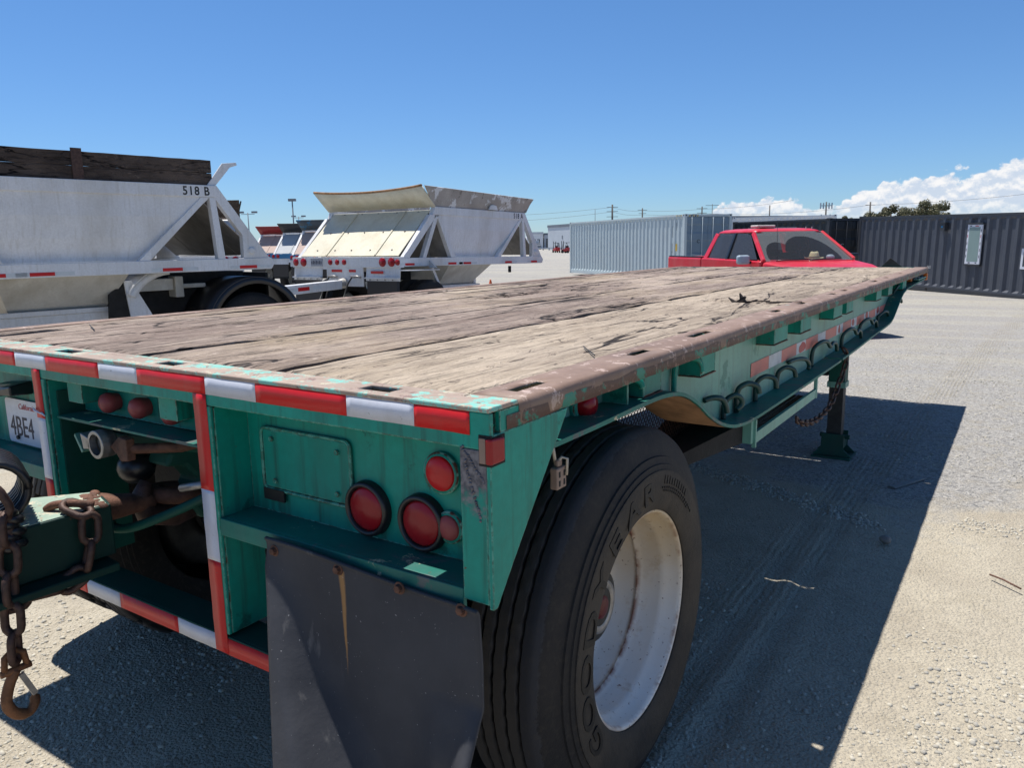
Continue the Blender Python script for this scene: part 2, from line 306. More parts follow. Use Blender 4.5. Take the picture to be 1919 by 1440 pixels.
MT['rim'] = rim_mat()
def ground_mat():
    m, nt, b = new_mat('gravel_and_packed_dirt'); v = coords(nt)
    big = tnoise(nt, v, .35, 3, .55); med = tnoise(nt, v, 1.7, 5, .65)
    dirt = mixc(nt, rng_(nt, med, .3, .7), (.40, .35, .27), (.54, .485, .375))
    vo = N(nt, 'ShaderNodeTexVoronoi'); vo.inputs['Scale'].default_value = 85; nt.links.new(v, vo.inputs['Vector'])
    vo2 = N(nt, 'ShaderNodeTexVoronoi'); vo2.inputs['Scale'].default_value = 40; nt.links.new(v, vo2.inputs['Vector'])
    g1 = mixc(nt, vo.outputs['Color'], (.23, .225, .22), (.60, .575, .53))
    g2 = mixc(nt, rng_(nt, vo2.outputs['Distance'], 0, .6), (.50, .485, .45), (.24, .235, .23))
    gr = mixc(nt, .40, g1, g2)
    # gravel takes over away from the packed strip beside the trailer
    sp = N(nt, 'ShaderNodeSeparateXYZ'); tc = N(nt, 'ShaderNodeTexCoord'); nt.links.new(tc.outputs['Object'], sp.inputs[0])
    far = rng_(nt, sp.outputs[1], 3.0, 6.5, -.10, .42)
    mk = rng_(nt, mth(nt, 'ADD', mth(nt, 'ADD', mth(nt, 'MULTIPLY', big, .5), mth(nt, 'MULTIPLY', med, .5)), far), .50, .60, 0.12, 1)
    col = mixc(nt, mk, dirt, gr)
    # long streaks in the far yard from traffic
    st = coords(nt, (.10, .9, 1)); k = tnoise(nt, st, 1, 5)
    col = mixc(nt, mth(nt, 'MULTIPLY', rng_(nt, k, .48, .62, 0, .6), rng_(nt, sp.outputs[1], 5, 14)), col, (.50, .47, .385))
    spk = tnoise(nt, v, 30, 3, .8)
    col = mixc(nt, mth(nt, 'MULTIPLY', rng_(nt, spk, .50, .36, 0, .75), mk), col, (.13, .13, .135))
    col = mixc(nt, rng_(nt, tnoise(nt, v, 5, 5, .7), .50, .68, 0, .5), col, (.33, .29, .22))
    col = mixc(nt, rng_(nt, tnoise(nt, v, 55, 3, .8), .56, .68, 0, .55), col, (.24, .22, .18))
    # tread prints left by wheels, in bands along the trailer
    wv = N(nt, 'ShaderNodeTexWave'); wv.bands_direction = 'X'; wv.inputs['Scale'].default_value = 9; wv.inputs['Distortion'].default_value = 2.5; wv.inputs['Detail'].default_value = 2; nt.links.new(v, wv.inputs['Vector'])
    xw = mth(nt, 'ADD', sp.outputs[0], mth(nt, 'MULTIPLY', sp.outputs[1], -.05))
    bd = mth(nt, 'MAXIMUM', rng_(nt, mth(nt, 'ABSOLUTE', mth(nt, 'SUBTRACT', xw, .98)), .10, .15, 1, 0), mth(nt, 'MAXIMUM', rng_(nt, mth(nt, 'ABSOLUTE', mth(nt, 'ADD', xw, .22)), .12, .18, 1, 0), rng_(nt, mth(nt, 'ABSOLUTE', mth(nt, 'SUBTRACT', xw, 1.62)), .10, .16, 1, 0)))
    bd = mth(nt, 'MULTIPLY', bd, rng_(nt, med, .35, .6))
    col = mixc(nt, mth(nt, 'MULTIPLY', bd, rng_(nt, wv.outputs['Fac'], .5, .2, .1, .5)), col, (.30, .265, .20))
    fine = tnoise(nt, v, 120, 3, .7)
    col = mixc(nt, rng_(nt, fine, .30, .46, .6, 0), col, (.20, .18, .155))
    nt.links.new(col, b.inputs['Base Color']); b.inputs['Roughness'].default_value = .95; b.inputs['Specular IOR Level'].default_value = .15
    h = mth(nt, 'SUBTRACT', mth(nt, 'ADD', tnoise(nt, v, 38, 4, .75), mth(nt, 'MULTIPLY', mth(nt, 'MULTIPLY', bd, wv.outputs['Fac']), .35)), mth(nt, 'MULTIPLY', mth(nt, 'ADD', mth(nt, 'MULTIPLY', vo2.outputs['Distance'], mk), vo.outputs['Distance']), .45))
    bump(nt, b, h, 1.0, .016); return m
MT['ground'] = ground_mat()
def stone_mat():
    m, nt, b = new_mat('gravel_stones'); g = N(nt, 'ShaderNodeNewGeometry')
    c = N(nt, 'ShaderNodeValToRGB'); c.color_ramp.elements[0].color = (.33, .315, .28, 1); c.color_ramp.elements[1].color = (.54, .50, .41, 1)
    nt.links.new(g.outputs['Random Per Island'], c.inputs[0]); nt.links.new(c.outputs[0], b.inputs['Base Color']); b.inputs['Roughness'].default_value = .9
    return m
MT['stone'] = stone_mat()
def glass_mat(name, tint, dust, dustc=(.35, .35, .34), rough=.05):
    m, nt, b = new_mat(name); v = coords(nt)
    tr = N(nt, 'ShaderNodeBsdfTransparent'); tr.inputs[0].default_value = (*tint, 1)
    b.inputs['Base Color'].default_value = (.005, .006, .008, 1); b.inputs['Roughness'].default_value = rough
    mx = N(nt, 'ShaderNodeMixShader'); lw = N(nt, 'ShaderNodeLayerWeight'); frv = mth(nt, 'ADD', .04, mth(nt, 'MULTIPLY', mth(nt, 'POWER', lw.outputs['Facing'], 5.0), .9))
    gl = N(nt, 'ShaderNodeBsdfGlossy'); gl.inputs['Roughness'].default_value = rough
    nt.links.new(frv, mx.inputs[0]); nt.links.new(tr.outputs[0], mx.inputs[1]); nt.links.new(gl.outputs[0], mx.inputs[2])
    df = N(nt, 'ShaderNodeBsdfDiffuse'); df.inputs[0].default_value = (*dustc, 1)
    mx2 = N(nt, 'ShaderNodeMixShader'); nt.links.new(mx.outputs[0], mx2.inputs[1]); nt.links.new(df.outputs[0], mx2.inputs[2])
    nt.links.new(rng_(nt, tnoise(nt, v, 90, 5), .35, .7, dust*.5, dust), mx2.inputs[0])
    out = [x for x in nt.nodes if x.type == 'OUTPUT_MATERIAL'][0]; nt.links.new(mx2.outputs[0], out.inputs[0]); return m
MT['win_glass'] = glass_mat('dusty_side_glass', (.10, .11, .13), .40, (.15, .165, .195))
MT['wind_glass'] = glass_mat('windscreen_glass', (.80, .84, .86), .10, (.30, .31, .31))
MT['wind_dust'] = glass_mat('dust_on_windscreen', (.75, .78, .78), .34, (.34, .36, .36))
MT['red_truck'] = paint('red_car_paint', (0.60, 0.018, 0.035), .3, .04, dirt=((.55, .12, .12), .5, 3), bumpd=.0003)
MT['grey_frost'] = plain('frosted_grey_pane', (0.20, 0.28, 0.27), .3, 0, .05, 2)
def leaf_mat(name, a, bcol):
    m, nt, b = new_mat(name); g = N(nt, 'ShaderNodeNewGeometry')
    c = mixc(nt, g.outputs['Random Per Island'], a, bcol); nt.links.new(c, b.inputs['Base Color']); b.inputs['Roughness'].default_value = .7
    return m
MT['leaf'] = leaf_mat('dry_green_leaves', (.055, .070, .030), (.19, .165, .09))
MT['bark'] = plain('bark', (.07, .055, .04), .9)

def weld_mat():
    m = MT['teal'].copy(); m.name = 'scorched_teal_paint'; nt = m.node_tree; b = nt.nodes['Principled BSDF']; v = coords(nt)
    old = b.inputs['Base Color'].links[0].from_socket
    sp = N(nt, 'ShaderNodeSeparateXYZ'); tc = N(nt, 'ShaderNodeTexCoord'); nt.links.new(tc.outputs['Object'], sp.inputs[0])
    d = mth(nt, 'ADD', rng_(nt, sp.outputs[2], .99, 1.12, 0, 1), mth(nt, 'MULTIPLY', mth(nt, 'SUBTRACT', tnoise(nt, v, 30, 6, .7), .5), 1.6))
    c = mixc(nt, rng_(nt, d, .45, .75), old, mixc(nt, rng_(nt, tnoise(nt, v, 60, 4), .4, .6), (.075, .075, .09), (.20, .19, .20)))
    nt.links.new(c, b.inputs['Base Color']); return m
MT['teal_weld'] = weld_mat()
# ------------------------------------------------------------------ mesh helpers
class MB:
    def __init__(s): s.v = []; s.f = []
    def add(s, vs, fs):
        o = len(s.v); s.v.extend([tuple(p) for p in vs]); s.f.extend([tuple(i+o for i in f) for f in fs]); return s
    def box(s, x0, x1, y0, y1, z0, z1):
        x0, x1 = min(x0, x1), max(x0, x1); y0, y1 = min(y0, y1), max(y0, y1); z0, z1 = min(z0, z1), max(z0, z1)
        return s.add([(x0,y0,z0),(x1,y0,z0),(x1,y1,z0),(x0,y1,z0),(x0,y0,z1),(x1,y0,z1),(x1,y1,z1),(x0,y1,z1)],
                     [(0,3,2,1),(4,5,6,7),(0,1,5,4),(1,2,6,5),(2,3,7,6),(3,0,4,7)])
    def hexa(s, p):   # 8 corners: bottom 4 ccw, top 4 ccw
        return s.add(p, [(0,3,2,1),(4,5,6,7),(0,1,5,4),(1,2,6,5),(2,3,7,6),(3,0,4,7)])
    def prism(s, poly, axis, a, b):
        """extrude a 2D polygon; axis 'x': poly=(y,z); 'y': poly=(x,z); 'z': poly=(x,y)"""
        f = {'x': lambda p, t: (t, p[0], p[1]), 'y': lambda p, t: (p[0], t, p[1]), 'z': lambda p, t: (p[0], p[1], t)}[axis]
        n = len(poly); area = sum(poly[i][0]*poly[(i+1) % n][1]-poly[(i+1) % n][0]*poly[i][1] for i in range(n))
        if area < 0: poly = poly[::-1]
        if axis == 'y': poly = poly[::-1]
        if a > b: a, b = b, a
        vs = [f(p, a) for p in poly]+[f(p, b) for p in poly]
        return s.add(vs, [tuple(range(n))[::-1], tuple(range(n, 2*n))]+[(i, (i+1) % n, n+(i+1) % n, n+i) for i in range(n)])
    def bar(s, a, b, w, h, up=(0, 0, 1)):
        a = Vector(a); b = Vector(b); d = (b-a).normalized(); up = Vector(up)
        sd_ = d.cross(up); 
        if sd_.length < 1e-4: sd_ = d.cross(Vector((0, 1, 0)))
        sd_.normalize(); u = sd_.cross(d).normalized()
        p = []
        for q in (a, b):
            p += [q-sd_*w/2-u*h/2, q+sd_*w/2-u*h/2, q+sd_*w/2+u*h/2, q-sd_*w/2+u*h/2]
        return s.add(p, [(0,1,2,3),(7,6,5,4),(0,4,5,1),(1,5,6,2),(2,6,7,3),(3,7,4,0)])
    def tube(s, pts, r, n=8, closed=False, caps=True):
        pts = [Vector(p) for p in pts]; m_ = len(pts); rr = r if hasattr(r, '__len__') else [r]*m_
        o = len(s.v); prev = None
        for i, p in enumerate(pts):
            if closed: t = pts[(i+1) % m_]-pts[i-1]
            else: t = pts[min(i+1, m_-1)]-pts[max(i-1, 0)]
            t.normalize()
            if prev is None:
                a = Vector((0, 0, 1)) if abs(t.z) < .9 else Vector((1, 0, 0)); prev = t.cross(a).normalized()
            prev = (prev-t*prev.dot(t)).normalized(); q = t.cross(prev)
            for k in range(n):
                an = 2*math.pi*k/n; s.v.append(tuple(p+prev*math.cos(an)*rr[i]+q*math.sin(an)*rr[i]))
        for i in range(m_ if closed else m_-1):
            j = (i+1) % m_
            for k in range(n):
                k2 = (k+1) % n; s.f.append((o+i*n+k, o+i*n+k2, o+j*n+k2, o+j*n+k))
        if caps and not closed:
            s.f.append(tuple(o+k for k in range(n))[::-1]); s.f.append(tuple(o+(m_-1)*n+k for k in range(n)))
        return s
    def lathe(s, prof, c, axis='x', n=48, a0=0.0, a1=2*math.pi, jit=None):
        """prof: (axial, radius) list; rotates round the axis through c"""
        o = len(s.v); m_ = len(prof); full = abs(a1-a0-2*math.pi) < 1e-6; nn = n if full else n+1
        for i in range(nn):
            an = a0+(a1-a0)*i/n
            for j, (t, r) in enumerate(prof):
                if jit: t, r = jit(i, j, t, r)
                p = (c[0]+t, c[1]+r*math.cos(an), c[2]+r*math.sin(an)) if axis == 'x' else ((c[0]+r*math.cos(an), c[1]+t, c[2]+r*math.sin(an)) if axis == 'y' else (c[0]+r*math.cos(an), c[1]+r*math.sin(an), c[2]+t))
                s.v.append(p)
        for i in range(n):
            i2 = (i+1) % nn
            for j in range(m_-1):
                q = (o+i*m_+j, o+i*m_+j+1, o+i2*m_+j+1, o+i2*m_+j)
                s.f.append(q if axis != 'y' else q[::-1])
        return s
    def disc(s, c, r, t, axis='y', n=24, dome=0.0):
        """round lamp-like disc of thickness t towards +t"""
        pr = [(0, r), (t*.75, r), (t, r*.94)]
        if dome: pr += [(t+dome*.6, r*.6), (t+dome, 0.0001)]
        else: pr += [(t, 0.0001)]
        return s.lathe(pr, c, axis, n)
    def build(s, name, mat, parent=None, label=None, smooth=False, bevel=0.0, bseg=2, loc=None, cat=None, group=None, kind=None, rot=None):
        me = bpy.data.meshes.new(name); me.from_pydata(s.v, [], s.f); me.validate()
        if isinstance(mat, str): mat = MT[mat]
        me.materials.append(mat)
        if smooth:
            me.polygons.foreach_set('use_smooth', [True]*len(me.polygons))
        o = bpy.data.objects.new(name, me); COL.objects.link(o)
        if parent is not None:
            o.parent = parent
            if 'base' in parent.keys(): o.location = -Vector(parent['base'])
        if loc is not None: o.location = loc
        if rot is not None: o.rotation_euler = rot
        if smooth == 'auto':
            md = o.modifiers.new('edges', 'EDGE_SPLIT'); md.split_angle = R(35)
        if bevel:
            md = o.modifiers.new('bevel', 'BEVEL'); md.width = bevel; md.segments = bseg; md.limit_method = 'ANGLE'; md.angle_limit = R(40)
        for k, v_ in (('label', label), ('category', cat), ('group', group), ('kind', kind)):
            if v_: o[k] = v_
        return o
def thing(name, label, cat, loc=(0, 0, 0), rot=(0, 0, 0), group=None, world=False, scale=1.0):
    """Empty at the base of a thing. world=True: children are modelled in world coordinates."""
    o = bpy.data.objects.new(name, None); COL.objects.link(o); o.location = loc; o.rotation_euler = rot; o.scale = (scale,)*3
    o.empty_display_size = .2
    o['label'] = label; o['category'] = cat
    if group: o['group'] = group
    if world: o['base'] = list(loc)
    return o
def box(name, mat, p, *a, **k): return MB().box(*a).build(name, mat, p, **k)
def dup(root, loc, rot, label, group=None):
    r = root.copy(); COL.objects.link(r); r.location = loc; r.rotation_euler = rot; r['label'] = label
    if group: r['group'] = group
    for ch in list(root.children):
        c = ch.copy(); COL.objects.link(c); c.parent = r
        for g in ch.children:
            d = g.copy(); COL.objects.link(d); d.parent = c
    return r
def text_mesh(body, size, extr=0.0, spacing=1.0, bold=0.0):
    cu_ = bpy.data.curves.new('lettering', 'FONT'); cu_.body = body; cu_.size = size; cu_.extrude = extr; cu_.space_character = spacing; cu_.resolution_u = 3; cu_.offset = bold
    o = bpy.data.objects.new('lettering', cu_); COL.objects.link(o); bpy.context.view_layer.update()
    me = bpy.data.meshes.new_from_object(o.evaluated_get(bpy.context.evaluated_depsgraph_get()))
    bpy.data.objects.remove(o); bpy.data.curves.remove(cu_); return me
def put_text(body, size, mat, parent, f, extr=0.0005, spacing=1.0, name='lettering', bold=0.0):
    """f maps text x,y,z to the parent's coordinates"""
    me = text_mesh(body, size, extr, spacing, bold); me.name = name
    for v in me.vertices: v.co = f(v.co.x, v.co.y, v.co.z)
    me.materials.clear(); me.materials.append(MT[mat])
    o = bpy.data.objects.new(name, me); COL.objects.link(o); o.parent = parent
    if 'base' in parent.keys(): o.location = -Vector(parent['base'])
    return o

# ------------------------------------------------------------------ terrain
FWD = Vector((math.sin(YAW), math.cos(YAW))); RGT = Vector((FWD.y, -FWD.x))
GD = [0, 8, 13, 23, 45, 180, 400, 4000]; GZ = [0, 0, -.17, -.36, -.36, -.8, -1.3, -4.0]
def gz(x, y):
    d = (x-CAM.x)*FWD.x+(y-CAM.y)*FWD.y
    return float(np.interp(d, GD, GZ))
def gsurf(X, Y):
    """height of the ground, with shallow unevenness and two wheel ruts, for arrays"""
    d = (X-CAM.x)*FWD.x+(Y-CAM.y)*FWD.y
    z = np.interp(d, GD, GZ)
    fade = np.clip((14-np.hypot(X-CAM.x, Y-CAM.y))/10, 0, 1)
    u = .006*np.sin(X*2.1+Y*.7)+.005*np.sin(Y*1.7-X*1.3+1)+.003*np.sin(X*5.3+2)*np.cos(Y*4.1)+.0015*np.sin(X*13+Y*9)*np.cos(Y*11-X*6)
    for cx_, dx in ((-.15, .055), (.02, .0), (1.05, .03), (1.20, .03)):
        w = X-(cx_+.03*np.sin(Y*.9)+dx*Y*.2)
        u = u-.010*np.exp(-(w/.05)**2)+.004*np.exp(-((np.abs(w)-.085)/.03)**2)
    return z+u*fade-.012*fade
def build_ground():
    nr, na = 330, 420
    rad = np.concatenate([np.linspace(.35, 9, 200), 9*np.exp(np.linspace(0.02, math.log(4000/9), nr-200))])
    ang = np.linspace(0, 2*math.pi, na, endpoint=False)
    # denser in front of the camera
    ang = ang+0.55*np.sin(ang)*-1.0; ang = np.sort(ang)
    A = ang+YAW
    X = CAM.x+np.outer(rad, np.sin(A)); Y = CAM.y+np.outer(rad, np.cos(A)); Z = gsurf(X, Y)
    v = np.stack([X, Y, Z], -1).reshape(-1, 3)
    c0 = np.array([[CAM.x, CAM.y, 0.0]]); v = np.concatenate([v, c0])
    i = np.arange(nr-1)[:, None]; j = np.arange(na)[None, :]; j2 = (j+1) % na
    q = np.stack([i*na+j+0*j2, i*na+j2, (i+1)*na+j2, (i+1)*na+j+0*j2], -1).reshape(-1, 4)
    fs = [tuple(x) for x in q.tolist()]+[(len(v)-1, k2, k) for k, k2 in zip(range(na), list(range(1, na))+[0])]
    me = bpy.data.meshes.new('ground'); me.from_pydata(v.tolist(), [], fs); me.materials.append(MT['ground'])
    me.polygons.foreach_set('use_smooth', [True]*len(me.polygons)); me.update()
    # make sure the sheet faces upward
    if me.polygons[5000].normal.z < 0: me.flip_normals()
    o = bpy.data.objects.new('ground', me); COL.objects.link(o); o['kind'] = 'structure'; return o
build_ground()

def build_stones():
    def clump(x, y):
        v = np.sin(x*1.9+1.3*np.sin(y*1.1))*np.cos(y*1.5-x*.6)+.6*np.sin(x*4.7+y*3.9)*np.cos(y*5.2-x*2.2)
        return v
    P = []
    def scatter(n, x0, x1, y0, y1, smin, smax, bias):
        x = rng.uniform(x0, x1, n); y = rng.uniform(y0, y1, n)
        k = clump(x, y)+bias > rng.uniform(-1.0, 1.1, n)
        x, y = x[k], y[k]; s = smin+(smax-smin)*rng.random(len(x))**3.2
        P.append(np.stack([x, y, s], -1))
    scatter(14000, -3.4, .6, -.75, 2.2, .0025, .013, .2)      # under and behind the trailer
    scatter(7000, -3.3, -1.5, -.4, 1.8, .003, .012, .5)
    scatter(9000, -.6, 3.2, .6, 6.0, .002, .009, -.35)       # strip beside the trailer
    scatter(22000, -4.0, 3.6, 4.5, 13.0, .005, .014, .3)
    n = 900; t = rng.random(n); x = .55+t*1.3+rng.normal(0, .02, n); y = 3.55-.35*t+rng.normal(0, .07, n)+.1*np.sin(t*9)
    P.append(np.stack([x, y, 0.004+.008*rng.random(n)**2], -1))
    n = 700; x = .55+.35*rng.random(n); y = 1.2+.9*rng.random(n)
    P.append(np.stack([x, y, .003+.010*rng.random(n)**3], -1))
    n = 1200; t = rng.random(n); x = -1.1+t*1.3+rng.normal(0, .03, n); y = 3.9-.6*t+rng.normal(0, .05, n)
    P.append(np.stack([x, y, .005+.010*rng.random(n)**2], -1))
    P = np.concatenate(P); n = len(P)
    base = np.array([[sx, sy, sz] for sz in (-1, 1) for sx, sy in ((-1, -1), (1, -1), (1, 1), (-1, 1))], float)*.72
    base[4:, :2] *= .62
    V = base[None]*(1+rng.uniform(-.35, .35, (n, 8, 3)))
    V[:, :, 2] *= rng.uniform(.45, .8, (n, 1))
    a = rng.uniform(0, 6.283, n); ca, sa = np.cos(a)[:, None], np.sin(a)[:, None]
    st = rng.uniform(.7, 1.5, (n, 1))
    x = V[:, :, 0]*st; y = V[:, :, 1]/st**.5
    V2 = np.stack([x*ca-y*sa, x*sa+y*ca, V[:, :, 2]], -1)*P[:, None, 2:3]
    V2[:, :, 0] += P[:, None, 0]; V2[:, :, 1] += P[:, None, 1]
    V2[:, :, 2] += (gsurf(P[:, 0], P[:, 1])+P[:, 2]*.12)[:, None]
    F = np.array([(0,3,2,1),(4,5,6,7),(0,1,5,4),(1,2,6,5),(2,3,7,6),(3,0,4,7)])
    F2 = (F[None]+(np.arange(n)*8)[:, None, None]).reshape(-1, 4)
    me = bpy.data.meshes.new('loose_gravel'); me.vertices.add(n*8); me.vertices.foreach_set('co', V2.reshape(-1))
    me.loops.add(len(F2)*4); me.loops.foreach_set('vertex_index', F2.reshape(-1)); me.polygons.add(len(F2)); me.polygons.foreach_set('loop_start', np.arange(len(F2))*4)
    me.update(calc_edges=True); me.validate(); me.materials.append(MT['stone'])
    o = bpy.data.objects.new('loose_gravel', me); COL.objects.link(o); o['kind'] = 'stuff'
build_stones()

# ------------------------------------------------------------------ the green flatbed trailer
H = 1.25
TB = (-1.22, 3.5, 0)
T = thing('flatbed_trailer', 'worn teal flatbed trailer with weathered wooden deck and striped rear edge', 'trailer', TB, world=True)
L0, L1 = 0.0, 7.04
# --- deck planks
def plank(x0, x1, y0, y1, mat, seed, holes=()):
    ny = max(2, int((y1-y0)/.03)); nx = max(4, int((x1-x0)/.018))
    vs_ = []; fs = []
    for j in range(ny+1):
        y = y0+(y1-y0)*j/ny
        e0 = .007*mn.noise(Vector((y*2.3, seed, 1)))+.0045*mn.noise(Vector((y*13, seed, 2)))
        e1 = .007*mn.noise(Vector((y*2.3, seed+1, 1)))+.0045*mn.noise(Vector((y*13, seed+1, 2)))
        xa, xb = x0+e0+(.010 if x0 > -2.3 else 0), x1+e1-(.010 if x1 < -.2 else 0)
        for i in range(nx+1):
            t = i/nx; x = xa+(xb-xa)*t
            ed = min(t, 1-t)*(xb-xa)
            z = H-.0015+.0035*mn.noise(Vector((x*4, y*1.0, seed)))+.0030*mn.noise(Vector((x*42, y*2.2, seed+3)))
            z -= (.005+.012*max(0, mn.noise(Vector((t > .5, y*3.1, seed+19)))+.1))*math.exp(-ed/(.012+.012*abs(mn.noise(Vector((x*3, y*6, seed+29))))))*(0.7+.6*mn.noise(Vector((x*9, y*8, seed+9))))
            if j in (0, ny): z -= .006
            for (hx, hy, rx, ry, dep) in holes:
                q = ((x-hx)/rx)**2+((y-hy)/ry)**2+.5*mn.noise(Vector((x*25, y*12, 5)))
                if q < 1: z -= dep*(1-max(q, 0))**.5
            vs_.append((x, y+(0 if 0 < j < ny else .010*mn.noise(Vector((x*30, seed, j)))), z))
    w = nx+1
    for j in range(ny):
        for i in range(nx): fs.append((j*w+i, j*w+i+1, (j+1)*w+i+1, (j+1)*w+i))
    top = len(vs_)
    ring = [i for i in range(w)]+[j*w+nx for j in range(1, ny+1)]+[ny*w+i for i in range(nx-1, -1, -1)]+[j*w for j in range(ny-1, 0, -1)]
    for r_ in ring: p = vs_[r_]; vs_.append((p[0], p[1], H-.040))
    n = len(ring)
    for k in range(n): fs.append((ring[k], top+k, top+(k+1) % n, ring[(k+1) % n]))
    fs.append(tuple(top+k for k in range(n))[::-1])
    o = MB().add(vs_, fs).build('plank', mat, T)
    return o
YS = .094; YE = 6.99
GAP = .010
plank(-.685, -.112, YS, 2.440, 'wood_warm', 1, [(-.12, 2.42, .10, .04, .022), (-.5, 2.43, .2, .016, .02)])
plank(-.685, -.112, 2.440+GAP, YE, 'wood_warm', 5, [(-.30, 2.55, .20, .09, .024), (-.17, 3.3, .03, .3, .01), (-.20, 5.7, .02, .5, .012)])
plank(-1.235, -.700, YS, 4.52, 'wood', 11, [(-.75, 2.3, .03, .5, .012)])
plank(-1.235, -.700, 4.52+GAP, YE, 'wood', 15)
plank(-1.755, -1.250, YS, 4.56, 'wood', 21, [(-1.62, 2.55, .07, .35, .028), (-1.5, 3.2, .05, .3, .02)])
plank(-1.755, -1.250, 4.56+GAP, YE, 'wood', 25)
plank(-2.200, -1.768, YS, 4.60, 'wood', 31, [(-1.9, 3.6, .05, .4, .02)])
plank(-2.200, -1.768, 4.60+GAP, YE, 'wood', 35)
plank(-2.335, -2.210, YS, YE, 'wood', 41)
box('header_gap_light_block', 'dark', T, -2.33, -.112, .074, .14, 1.195, 1.2085)  # added strip that stops sun leaking through the gap behind the header
for x in (-.125, -2.345, -.6925, -1.2425, -1.7615, -2.205): box('seam_light_block', 'dark', T, x-.028, x+.028, .141, 6.98, 1.200, 1.2080)  # added strips, not deck parts; they stop sun leaking through the seams
# splintered wood at the broken joint
s = MB()
for (dx, dy, w, h, l) in ((0, 0, .018, .030, .03), (.022, .01, .014, .042, -.018), (-.02, .012, .012, .022, -.03), (.04, -.01, .012, .018, .05)):
    p = Vector((-.36+dx, 2.55+dy, H-.012)); s.hexa([p+Vector(q) for q in ((-w, -w, 0), (w, -w*.8, 0), (w*1.1, w, 0), (-w*.9, w, 0), (l-w*.3, -w*.4, h), (l+w*.35, -w*.3, h*.85), (l+w*.3, w*.3, h*.95), (l-w*.2, w*.4, h*1.1))])
s.build('splinters', 'splinter', T)
s = MB()
for k in range(4):
    x = rng.uniform(-.45, -.15); y = 2.50+rng.uniform(-.02, .14); a = rng.uniform(.03, .10)
    s.bar((x-a, y+rng.uniform(-.02, .02), H-.006), (x+a, y+rng.uniform(-.02, .02), H+.001), .006, .004)
s.build('torn_fibres', 'splinter', T)
# pale wood patch let into the left boards, bent nails lying on the deck
box('pale_patch', 'wood_warm', T, -2.06, -1.95, 2.45, 3.45, H-.002, H+.004)
MB().tube([(-.225, .76, H+.004), (-.12, .625, H+.004)], .0016, 6).build('nail', 'dark_steel', T)
MB().tube([(-2.19, .47, H+.004), (-1.99, .38, H+.004)], .0018, 6).build('nail', 'dark_steel', T)

# --- rear header: top plate with stake slots, face plate
SL = [(-.345, -.262), (-1.055, -.975), (-1.555, -1.455), (-2.05, -1.96)]
s = MB()
xs = sorted([q for ab in SL for q in ab]+[-2.44, 0.0])
s.box(-2.44, 0, -.004, .026, H-.010, H)
s.box(-2.44, -.110, .070, .092, H-.010, H); s.box(-.1098, -.0006, .0702, .0928, H-.010, H-.0006)
cur = -2.44
for a, b in sorted(SL):
    s.box(cur, a, .0262, .0698, H-.010, H-.0002); cur = b
s.box(cur, 0, .0262, .0698, H-.010, H-.0002)
s.build('header_top', 'header_top', T, bevel=.003)
s = MB()
s.box(-2.44, 0, 0, .010, 1.170, H-.0105)
s.box(-2.44, 0, .0102, .030, 1.166, 1.176)
s.build('header_face', 'teal', T, bevel=.003)
# header tape
xr = -.045; seg = [('tape_red', -.175), ('tape_white', -.352), ('tape_red', -.632), ('tape_white', -.812), ('tape_red', -1.092), ('tape_white', -1.272), ('tape_red', -1.552), ('tape_white', -1.732), ('tape_red', -2.01), ('tape_white', -2.19), ('tape_red', -2.43)]
def wavy_strip(x0, x1, z0, z1, y, name, mat, vertical=False, seed=0):
    s = MB(); n = 14; vs_ = []
    for i in range(n+1):
        t = i/n
        if vertical:
            z = z0+(z1-z0)*t; w = .0012*mn.noise(Vector((z*20, seed, 0)))
            vs_ += [(x0+w, y-.0008-abs(w), z), (x1+w, y-.0010-abs(w)*.6, z)]
        else:
            x = x0+(x1-x0)*t; w = .0012*mn.noise(Vector((x*12, seed, 0)))
            vs_ += [(x, y-.0012-abs(w), z0+w), (x, y-.0008-abs(w)*.5, z1+w)]
    fs = []
    for i in range(n): fs.append((2*i, 2*i+2, 2*i+3, 2*i+1) if not vertical else (2*i, 2*i+1, 2*i+3, 2*i+2))
    s.add(vs_, fs); o = s.build(name, mat, T, smooth=True)
    md = o.modifiers.new('thick', 'SOLIDIFY'); md.thickness = .0006; md.offset = -1
    return o
for k, (mt, xe) in enumerate(seg):
    wavy_strip(xe, xr, 1.197, 1.2435, 0, 'reflective_tape', mt, seed=k); xr = xe
# --- posts
POSTS = [(-.865, -.803), (-1.642, -1.578)]
for (a, b) in POSTS:
    s = MB(); s.box(a, b, -.001, .009, .59, 1.1695); s.box(b-.008, b, .0092, .125, .59, 1.165); s.box(a, a+.008, .0092, .125, .59, 1.165)
    s.build('rear_post', 'teal', T, bevel=.003)
box('post_side_plate', 'teal_dark', T, POSTS[1][1]+.001, POSTS[1][1]+.009, .03, .21, .60, 1.13)
for (x0, x1, lst) in ((-.862, -.812, [(1.197, .960, 'tape_red'), (.960, .780, 'tape_white'), (.780, .537, 'tape_red')]), (-1.638, -1.592, [(1.197, 1.050, 'tape_red'), (1.050, .865, 'tape_white'), (.865, .60, 'tape_red')])):
    for k, (zt, zb, mt) in enumerate(lst):
        if zt > 1.19: wavy_strip(x0, x1, zb, 1.196, -.001, 'reflective_tape', mt, True, k)
        else: wavy_strip(x0, x1, zb, zt, -.001, 'reflective_tape', mt, True, k+3)
# torn tape edges
s = MB(); s.add([(-.866, -.004, 1.055), (-.83, -.010, 1.06), (-.808, -.006, 1.05), (-.83, -.003, 1.047)], [(0, 1, 2, 3)]); 
MB().tube([(-1.650, -.004, 1.076), (-1.635, -.008, 1.072), (-1.615, -.005, 1.066), (-1.596, -.008, 1.068), (-1.584, -.005, 1.060)], [.002, .0038, .002, .0035, .002], 6).build('torn_tape_edge', 'tape_white', T)
